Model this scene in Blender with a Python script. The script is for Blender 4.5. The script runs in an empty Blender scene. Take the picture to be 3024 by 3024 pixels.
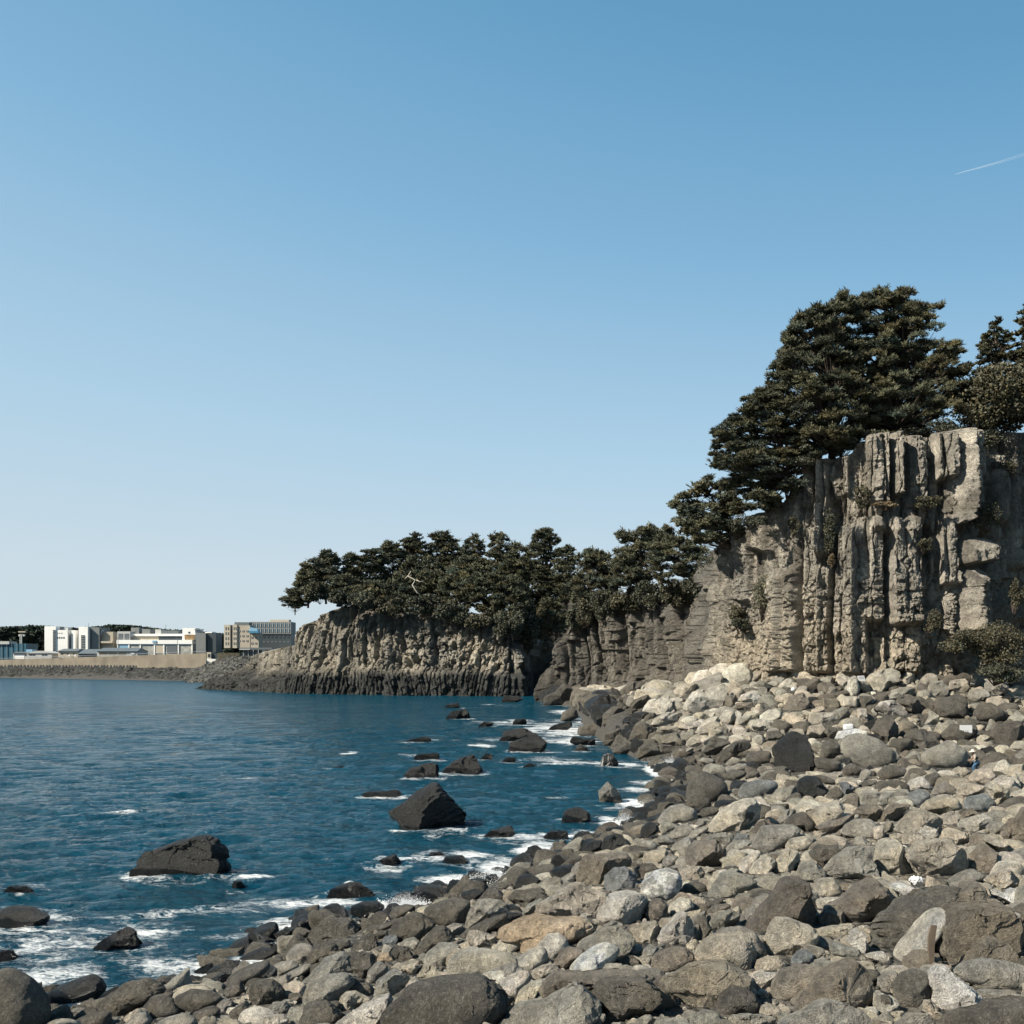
import bpy, math, random
import numpy as np

# ------------------------------------------------------------------ camera, sky, sun, exposure
scene = bpy.context.scene
H = 9.0            # eye height above the sea, metres
F = 1027.0         # focal length in pixels of the 1024 px picture
HY = 662.0         # row of the horizon
cam_d = bpy.data.cameras.new('camera')
cam_d.sensor_fit = 'HORIZONTAL'; cam_d.sensor_width = 36.0
cam_d.lens = 36.0 * F / 1024.0
cam_d.shift_y = -(512.0 - HY) / 1024.0 * 1.0
cam_d.clip_start = 0.5; cam_d.clip_end = 60000
cam = bpy.data.objects.new('camera', cam_d)
scene.collection.objects.link(cam)
cam.location = (0, 0, H); cam.rotation_euler = (math.radians(90), 0, 0)
scene.camera = cam

SUN_AZ = math.radians(-117)     # measured from straight ahead (+Y), negative = towards the sea (-X)
SUN_EL = math.radians(40)
sun_dir = np.array([math.sin(SUN_AZ) * math.cos(SUN_EL), math.cos(SUN_AZ) * math.cos(SUN_EL), math.sin(SUN_EL)])
world = bpy.data.worlds.new('World'); scene.world = world; world.use_nodes = True
wn = world.node_tree; wn.nodes.clear()
w_out = wn.nodes.new('ShaderNodeOutputWorld'); w_bg = wn.nodes.new('ShaderNodeBackground')
sky = wn.nodes.new('ShaderNodeTexSky'); sky.sky_type = 'NISHITA'; sky.sun_disc = False
sky.sun_elevation = SUN_EL; sky.sun_rotation = SUN_AZ
sky.air_density = 1.0; sky.dust_density = 0.4; sky.ozone_density = 2.0
# the hazy pale band low over the sea and the teal-blue zenith, by height above the horizon
tcw = wn.nodes.new('ShaderNodeTexCoord'); sx = wn.nodes.new('ShaderNodeSeparateXYZ'); wn.links.new(tcw.outputs['Generated'], sx.inputs[0])
mz = wn.nodes.new('ShaderNodeMath'); mz.operation = 'MULTIPLY_ADD'; mz.inputs[1].default_value = .42; mz.inputs[2].default_value = 1.0; wn.links.new(sx.outputs[0], mz.inputs[0])
mz2 = wn.nodes.new('ShaderNodeMath'); mz2.operation = 'MULTIPLY'; wn.links.new(mz.outputs[0], mz2.inputs[0]); wn.links.new(sx.outputs[2], mz2.inputs[1])
rp = wn.nodes.new('ShaderNodeValToRGB'); el = rp.color_ramp.elements
for i_, (p_, c_) in enumerate(((0.0, (.60, .70, .76)), (.07, (.59, .70, .775)), (.20, (.43, .63, .785)), (.38, (.235, .465, .685)), (.56, (.125, .335, .55)), (1.0, (.05, .17, .34)))):
    e_ = el[i_] if i_ < 2 else el.new(p_); e_.position = p_; e_.color = c_ + (1,)
wn.links.new(mz2.outputs[0], rp.inputs[0])
SKY_STRENGTH = 0.10
sc_w = wn.nodes.new('ShaderNodeVectorMath'); sc_w.operation = 'SCALE'; sc_w.inputs['Scale'].default_value = 1.0 / SKY_STRENGTH / 2
wn.links.new(rp.outputs[0], sc_w.inputs[0])
mxw = wn.nodes.new('ShaderNodeMix'); mxw.data_type = 'RGBA'; mxw.inputs[0].default_value = .96
wn.links.new(sky.outputs[0], mxw.inputs[6]); wn.links.new(sc_w.outputs[0], mxw.inputs[7])
wn.links.new(mxw.outputs[2], w_bg.inputs['Color']); w_bg.inputs['Strength'].default_value = SKY_STRENGTH
wn.links.new(w_bg.outputs[0], w_out.inputs['Surface'])
sun_l = bpy.data.lights.new('sun', 'SUN'); sun_l.energy = 5.0; sun_l.angle = math.radians(0.5)
sun_l.color = (1.0, 0.92, 0.79)
sun = bpy.data.objects.new('sun', sun_l); scene.collection.objects.link(sun)
sun.rotation_euler = (math.pi / 2 - SUN_EL, 0, math.atan2(sun_dir[1], sun_dir[0]) + math.pi / 2)
scene.view_settings.view_transform = 'Standard'; scene.view_settings.look = 'None'
scene.view_settings.exposure = 1.0; scene.view_settings.gamma = 1.0
scene.cycles.max_bounces = 6; scene.cycles.diffuse_bounces = 2; scene.cycles.glossy_bounces = 3
scene.cycles.transparent_max_bounces = 8
scene.cycles.use_denoising = True

rng = np.random.default_rng(7)
random.seed(7)
COL = scene.collection

# ------------------------------------------------------------------ helpers
def at(px, py, D):
    """Point at depth D seen at picture position px, py (1024 px frame)."""
    return np.array([(px - 512.0) * D / F, D, H - (py - HY) * D / F])

def tag(o, label=None, category=None, group=None, kind=None):
    if label: o['label'] = label
    if category: o['category'] = category
    if group: o['group'] = group
    if kind: o['kind'] = kind
    return o

def empty(name, loc=(0, 0, 0)):
    o = bpy.data.objects.new(name, None); o.location = [float(v) for v in loc]
    COL.objects.link(o); return o

def mesh_np(name, V, Fc, mat=None, col=None, fl=None, smooth=True, loc=None, parent=None):
    """One mesh object from numpy arrays. Fc: (n,3) or (n,4). col: per-vertex colour. fl: dict of float attributes."""
    V = np.asarray(V, dtype=np.float32); Fc = np.asarray(Fc, dtype=np.int32)
    me = bpy.data.meshes.new(name)
    k = Fc.shape[1]
    me.vertices.add(len(V)); me.vertices.foreach_set('co', V.ravel())
    me.loops.add(Fc.size); me.loops.foreach_set('vertex_index', Fc.ravel())
    me.polygons.add(len(Fc)); me.polygons.foreach_set('loop_start', np.arange(0, Fc.size, k, dtype=np.int32))
    me.polygons.foreach_set('loop_total', np.full(len(Fc), k, dtype=np.int32))
    me.polygons.foreach_set('use_smooth', np.full(len(Fc), bool(smooth)))
    me.update(calc_edges=True)
    if col is not None:
        c = np.ones((len(V), 4), dtype=np.float32); c[:, :3] = col
        a = me.attributes.new('col', 'FLOAT_COLOR', 'POINT'); a.data.foreach_set('color', c.ravel())
    for kk, vv in (fl or {}).items():
        a = me.attributes.new(kk, 'FLOAT', 'POINT')
        a.data.foreach_set('value', np.broadcast_to(np.asarray(vv, dtype=np.float32), (len(V),)).copy())
    if mat: me.materials.append(mat)
    o = bpy.data.objects.new(name, me)
    if loc is not None: o.location = [float(v) for v in loc]
    if parent is not None: o.parent = parent
    COL.objects.link(o)
    return o

def _hash(ix, iy, iz, seed):
    h = (ix.astype(np.int64) * 73856093) ^ (iy.astype(np.int64) * 19349663) ^ (iz.astype(np.int64) * 83492791) ^ (seed * 2654435761 & 0xffffffff)
    h = (h ^ (h >> 13)) * 1274126177 & 0xffffffff
    h = (h ^ (h >> 16)) * 2246822519 & 0xffffffff
    return h ^ (h >> 15)

def hash01(ix, iy=0, iz=0, seed=0):
    ix = np.asarray(ix); iy = np.broadcast_to(np.asarray(iy), ix.shape); iz = np.broadcast_to(np.asarray(iz), ix.shape)
    return (_hash(ix, iy, iz, seed) & 0xffffff) / float(0xffffff)

def perlin(P, seed=0):
    """Gradient noise, about -1..1, at the rows of P (n,3)."""
    P = np.asarray(P, dtype=np.float32)
    I = np.floor(P).astype(np.int64); f = P - I
    u = f * f * f * (f * (f * 6 - 15) + 10)
    out = None
    acc = 0
    for dx in (0, 1):
        wx = u[:, 0] if dx else 1 - u[:, 0]
        for dy in (0, 1):
            wy = u[:, 1] if dy else 1 - u[:, 1]
            for dz in (0, 1):
                wz = u[:, 2] if dz else 1 - u[:, 2]
                h = _hash(I[:, 0] + dx, I[:, 1] + dy, I[:, 2] + dz, seed)
                gx = (h & 1023) / 511.5 - 1; gy = ((h >> 10) & 1023) / 511.5 - 1; gz = ((h >> 20) & 1023) / 511.5 - 1
                acc = acc + wx * wy * wz * (gx * (f[:, 0] - dx) + gy * (f[:, 1] - dy) + gz * (f[:, 2] - dz))
    return (acc * 1.4).astype(np.float32)

def fbm(P, octaves=4, seed=0, gain=0.5, lac=2.03):
    P = np.asarray(P, dtype=np.float32); a = 1.0; s = 0; n = 0
    for i in range(octaves):
        s = s + a * perlin(P * (lac ** i), seed + i * 17); n += a; a *= gain
    return s / n

def facet2(x, y, seed, tilt=.35):
    """Broken rock: flat cells, each stepped and tilted its own way; second value is the distance to the joint."""
    ix, iy = np.floor(x).astype(np.int64), np.floor(y).astype(np.int64)
    b1 = np.full(x.shape, 9., np.float32); b2 = b1.copy(); val = np.zeros(x.shape, np.float32)
    for dx in (-1, 0, 1):
        for dy in (-1, 0, 1):
            h = _hash(ix + dx, iy + dy, np.zeros_like(ix), seed)
            cx = x - (ix + dx + (h & 255) / 255.); cy = y - (iy + dy + ((h >> 8) & 255) / 255.); r = cx * cx + cy * cy
            v = ((h >> 16) & 255) / 255. - .5 + tilt * ((((h >> 4) & 63) / 31.5 - 1) * cx + (((h >> 20) & 63) / 31.5 - 1) * cy)
            n = r < b1; b2 = np.where(n, b1, np.minimum(b2, r)); val = np.where(n, v, val); b1 = np.where(n, r, b1)
    return val.astype(np.float32), np.sqrt(b2) - np.sqrt(b1)

def facet3(P, seed, tilt=.4):
    P = np.asarray(P, np.float32); I = np.floor(P).astype(np.int64); b1 = np.full(len(P), 9., np.float32); b2 = b1.copy(); val = np.zeros(len(P), np.float32)
    for dx in (-1, 0, 1):
        for dy in (-1, 0, 1):
            for dz in (-1, 0, 1):
                h = _hash(I[:, 0] + dx, I[:, 1] + dy, I[:, 2] + dz, seed)
                cx = P[:, 0] - I[:, 0] - dx - (h & 255) / 255.; cy = P[:, 1] - I[:, 1] - dy - ((h >> 8) & 255) / 255.; cz = P[:, 2] - I[:, 2] - dz - ((h >> 16) & 255) / 255.
                r = cx * cx + cy * cy + cz * cz
                v = ((h >> 12) & 255) / 255. - .5 + tilt * ((((h >> 4) & 63) / 31.5 - 1) * cx + (((h >> 20) & 63) / 31.5 - 1) * cy + (((h >> 9) & 63) / 31.5 - 1) * cz)
                n = r < b1; b2 = np.where(n, b1, np.minimum(b2, r)); val = np.where(n, v, val); b1 = np.where(n, r, b1)
    return val, np.sqrt(b2) - np.sqrt(b1)

def sstep(a, b, x):
    t = np.clip((x - a) / (b - a), 0, 1); return t * t * (3 - 2 * t)

_ico = {}
def ico(n):
    """Unit icosphere: vertices, triangles."""
    if n not in _ico:
        if n == 0:
            g = (1 + 5 ** .5) / 2
            V = np.array([[-1, g, 0], [1, g, 0], [-1, -g, 0], [1, -g, 0], [0, -1, g], [0, 1, g], [0, -1, -g], [0, 1, -g],
                          [g, 0, -1], [g, 0, 1], [-g, 0, -1], [-g, 0, 1]], float)
            V /= np.linalg.norm(V, axis=1)[:, None]
            T = np.array([[0, 11, 5], [0, 5, 1], [0, 1, 7], [0, 7, 10], [0, 10, 11], [1, 5, 9], [5, 11, 4], [11, 10, 2],
                          [10, 7, 6], [7, 1, 8], [3, 9, 4], [3, 4, 2], [3, 2, 6], [3, 6, 8], [3, 8, 9], [4, 9, 5],
                          [2, 4, 11], [6, 2, 10], [8, 6, 7], [9, 8, 1]])
        else:
            V0, T0 = ico(n - 1)
            E = np.sort(np.concatenate([T0[:, [0, 1]], T0[:, [1, 2]], T0[:, [2, 0]]]), axis=1)
            U, inv = np.unique(E, axis=0, return_inverse=True); inv = inv.reshape(-1)
            M = V0[U[:, 0]] + V0[U[:, 1]]; M /= np.linalg.norm(M, axis=1)[:, None]
            k = len(T0); ab, bc, ca = inv[:k] + len(V0), inv[k:2 * k] + len(V0), inv[2 * k:] + len(V0)
            V = np.concatenate([V0, M]); a, b, c = T0.T
            T = np.concatenate([np.stack([a, ab, ca], 1), np.stack([b, bc, ab], 1), np.stack([c, ca, bc], 1), np.stack([ab, bc, ca], 1)])
        _ico[n] = (V, T)
    return _ico[n]

class MB:
    """Collects simple solids and links them as one mesh object."""
    def __init__(s): s.V = []; s.T = []; s.n = 0
    def add(s, V, T):
        s.V.append(np.asarray(V, float)); s.T.append(np.asarray(T) + s.n); s.n += len(V); return s
    def quadbox(s, x0, x1, y0, y1, z0, z1, rot=0, piv=None):
        V = np.array([[x, y, z] for z in (z0, z1) for y in (y0, y1) for x in (x0, x1)], float)
        if rot:
            p = np.array(piv if piv is not None else [(x0 + x1) / 2, (y0 + y1) / 2]); c, q = math.cos(rot), math.sin(rot)
            d = V[:, :2] - p; V[:, 0] = p[0] + d[:, 0] * c - d[:, 1] * q; V[:, 1] = p[1] + d[:, 0] * q + d[:, 1] * c
        Q = [[0, 2, 3, 1], [4, 5, 7, 6], [0, 1, 5, 4], [1, 3, 7, 5], [3, 2, 6, 7], [2, 0, 4, 6]]
        return s.add(V, np.array([[q[0], q[1], q[2]] for q in Q] + [[q[0], q[2], q[3]] for q in Q]))
    def tube(s, pts, rad, k=6, cap=True):
        pts = np.asarray(pts, float); n = len(pts); rad = np.broadcast_to(np.asarray(rad, float), (n,))
        tan = np.gradient(pts, axis=0); tan /= np.linalg.norm(tan, axis=1)[:, None] + 1e-9
        ref = np.array([0.31, 0.9, 0.11]); u = np.cross(tan, ref); u /= np.linalg.norm(u, axis=1)[:, None] + 1e-9; v = np.cross(tan, u)
        a = np.arange(k) * 2 * math.pi / k
        V = pts[:, None, :] + rad[:, None, None] * (np.cos(a)[None, :, None] * u[:, None, :] + np.sin(a)[None, :, None] * v[:, None, :])
        T = []
        for i in range(n - 1):
            for j in range(k):
                p, q = i * k + j, i * k + (j + 1) % k
                T += [[p, q, q + k], [p, q + k, p + k]]
        V = V.reshape(-1, 3)
        if cap:
            m = len(V); V = np.concatenate([V, pts[[0, -1]]])
            for j in range(k):
                T += [[m, (j + 1) % k, j], [m + 1, (n - 1) * k + j, (n - 1) * k + (j + 1) % k]]
        return s.add(V, np.array(T))
    def blob(s, c, r, n=2, seed=0, amp=.15):
        V, T = ico(n); V = V * (1 + amp * fbm(V * 1.6 + seed, 2, seed)[:, None]) * np.asarray(r) + np.asarray(c)
        return s.add(V, T)
    def build(s, name, mat, parent=None, smooth=False, loc=None, col=None):
        V = np.concatenate(s.V); T = np.concatenate(s.T)
        if loc is not None: V = V - np.asarray(loc)
        return mesh_np(name, V, T, mat, smooth=smooth, parent=parent, loc=loc, col=None if col is None else np.broadcast_to(col, (len(V), 3)))

# ------------------------------------------------------------------ materials
def new_mat(name):
    m = bpy.data.materials.new(name); m.use_nodes = True
    nt = m.node_tree; b = nt.nodes['Principled BSDF']; return m, nt, b

def N(nt, typ, **kw):
    n = nt.nodes.new(typ)
    for k, v in kw.items():
        if k.startswith('_'): setattr(n, k[1:], v)
        else: n.inputs[k.replace('_', ' ')].default_value = v
    return n

def plain(name, col, rough=0.7, noise=0.12, scale=3.0, metal=0.0):
    m, nt, b = new_mat(name)
    tc = N(nt, 'ShaderNodeTexCoord'); nz = N(nt, 'ShaderNodeTexNoise', Scale=scale, Detail=5.0)
    nt.links.new(tc.outputs['Object'], nz.inputs['Vector'])
    r = N(nt, 'ShaderNodeMapRange'); r.inputs['From Min'].default_value = .3; r.inputs['From Max'].default_value = .7
    r.inputs['To Min'].default_value = 1 - noise; r.inputs['To Max'].default_value = 1 + noise
    mx = N(nt, 'ShaderNodeVectorMath', _operation='SCALE'); mx.inputs[0].default_value = tuple(.74 * c_ for c_ in col)
    nt.links.new(nz.outputs['Fac'], r.inputs['Value']); nt.links.new(r.outputs[0], mx.inputs['Scale'])
    nt.links.new(mx.outputs[0], b.inputs['Base Color'])
    b.inputs['Roughness'].default_value = rough; b.inputs['Metallic'].default_value = metal
    return m

def rock_mat(name, s=1.0, bump=1.0, speck=0.5):
    """Stone: the mesh attribute col is the stone's own colour, the nodes add mottling, pits, cracks and pale crust."""
    m, nt, b = new_mat(name); L = nt.links.new
    tc = N(nt, 'ShaderNodeTexCoord'); at_ = N(nt, 'ShaderNodeAttribute', _attribute_name='col'); wet = N(nt, 'ShaderNodeAttribute', _attribute_name='wet')
    n1 = N(nt, 'ShaderNodeTexNoise', Scale=1.1 * s, Detail=8.0, Roughness=.68)
    n2 = N(nt, 'ShaderNodeTexNoise', Scale=7.0 * s, Detail=8.0, Roughness=.72)
    n3 = N(nt, 'ShaderNodeTexNoise', Scale=28.0 * s, Detail=5.0, Roughness=.7)
    vo = N(nt, 'ShaderNodeTexVoronoi', Scale=3.2 * s, _feature='DISTANCE_TO_EDGE')
    wv = N(nt, 'ShaderNodeVectorMath', _operation='MULTIPLY_ADD'); wv.inputs[1].default_value = (.55, .55, .55)
    for n in (n1, n2, n3): L(tc.outputs['Object'], n.inputs['Vector'])
    L(n2.outputs['Color'], wv.inputs[0]); L(tc.outputs['Object'], wv.inputs[2]); L(wv.outputs[0], vo.inputs['Vector'])
    def rng_(src, a, b_, c, d):
        r = N(nt, 'ShaderNodeMapRange'); r.inputs['From Min'].default_value = a; r.inputs['From Max'].default_value = b_
        r.inputs['To Min'].default_value = c; r.inputs['To Max'].default_value = d; L(src, r.inputs['Value']); return r.outputs[0]
    def mul(a, c):
        q = N(nt, 'ShaderNodeMath', _operation='MULTIPLY'); L(a, q.inputs[0]); L(c, q.inputs[1]); return q.outputs[0]
    f = mul(mul(rng_(n1.outputs['Fac'], .3, .7, .52, 1.5), rng_(n2.outputs['Fac'], .28, .72, .52, 1.5)), rng_(n3.outputs['Fac'], .25, .75, .68, 1.32))
    crack = rng_(vo.outputs['Distance'], 0.0, .018, .55, 1.0)
    f = mul(f, crack)
    sc = N(nt, 'ShaderNodeVectorMath', _operation='SCALE'); L(at_.outputs['Color'], sc.inputs[0]); L(f, sc.inputs['Scale'])
    # pale crust specks
    n4 = N(nt, 'ShaderNodeTexNoise', Scale=11.0 * s, Detail=6.0, Roughness=.8)
    L(tc.outputs['Object'], n4.inputs['Vector'])
    dry = N(nt, 'ShaderNodeMath', _operation='SUBTRACT'); dry.inputs[0].default_value = 1.0; L(wet.outputs['Fac'], dry.inputs[1])
    cm = mul(rng_(n4.outputs['Fac'], .555, .64, 0, speck), dry.outputs[0])
    mix = N(nt, 'ShaderNodeMix', _data_type='RGBA'); L(cm, mix.inputs[0]); L(sc.outputs[0], mix.inputs[6]); mix.inputs[7].default_value = (.43, .40, .34, 1)
    L(mix.outputs[2], b.inputs['Base Color'])
    L(rng_(wet.outputs['Fac'], 0, 1, .88, .16), b.inputs['Roughness'])
    b.inputs['Specular IOR Level'].default_value = .42
    hh = N(nt, 'ShaderNodeMath', _operation='MULTIPLY_ADD'); L(n3.outputs['Fac'], hh.inputs[0]); hh.inputs[1].default_value = .42; L(n2.outputs['Fac'], hh.inputs[2])
    h2 = N(nt, 'ShaderNodeMath', _operation='MULTIPLY_ADD'); L(crack, h2.inputs[0]); h2.inputs[1].default_value = .30; L(hh.outputs[0], h2.inputs[2])
    bp = N(nt, 'ShaderNodeBump', Strength=1.0, Distance=.46 * bump / s); L(h2.outputs[0], bp.inputs['Height']); L(bp.outputs[0], b.inputs['Normal'])
    return m

M_ROCK = rock_mat('weathered_stone', 1.25, 1.25, .62)
M_CLIFF = rock_mat('cliff_stone', .35, 1.0, .35)
M_FAR = rock_mat('headland_stone', .2, 1.0, .2)
# crop frames of the photograph in which the outlines were taken: x0, y0, source px per unit
CROPS = dict(A=(900,2600,.31056), B=(1450,2560,.31056), C=(2000,2560,.31056), D=(2500,2560,.27122), E=(1700,2200,.31056),
             F=(2250,2200,.40062), G=(1580,1980,.37267), H=(2250,1940,.40062), I=(200,2600,.3882), J=(900,2000,.62112), K=(0,2100,.56936))
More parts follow.
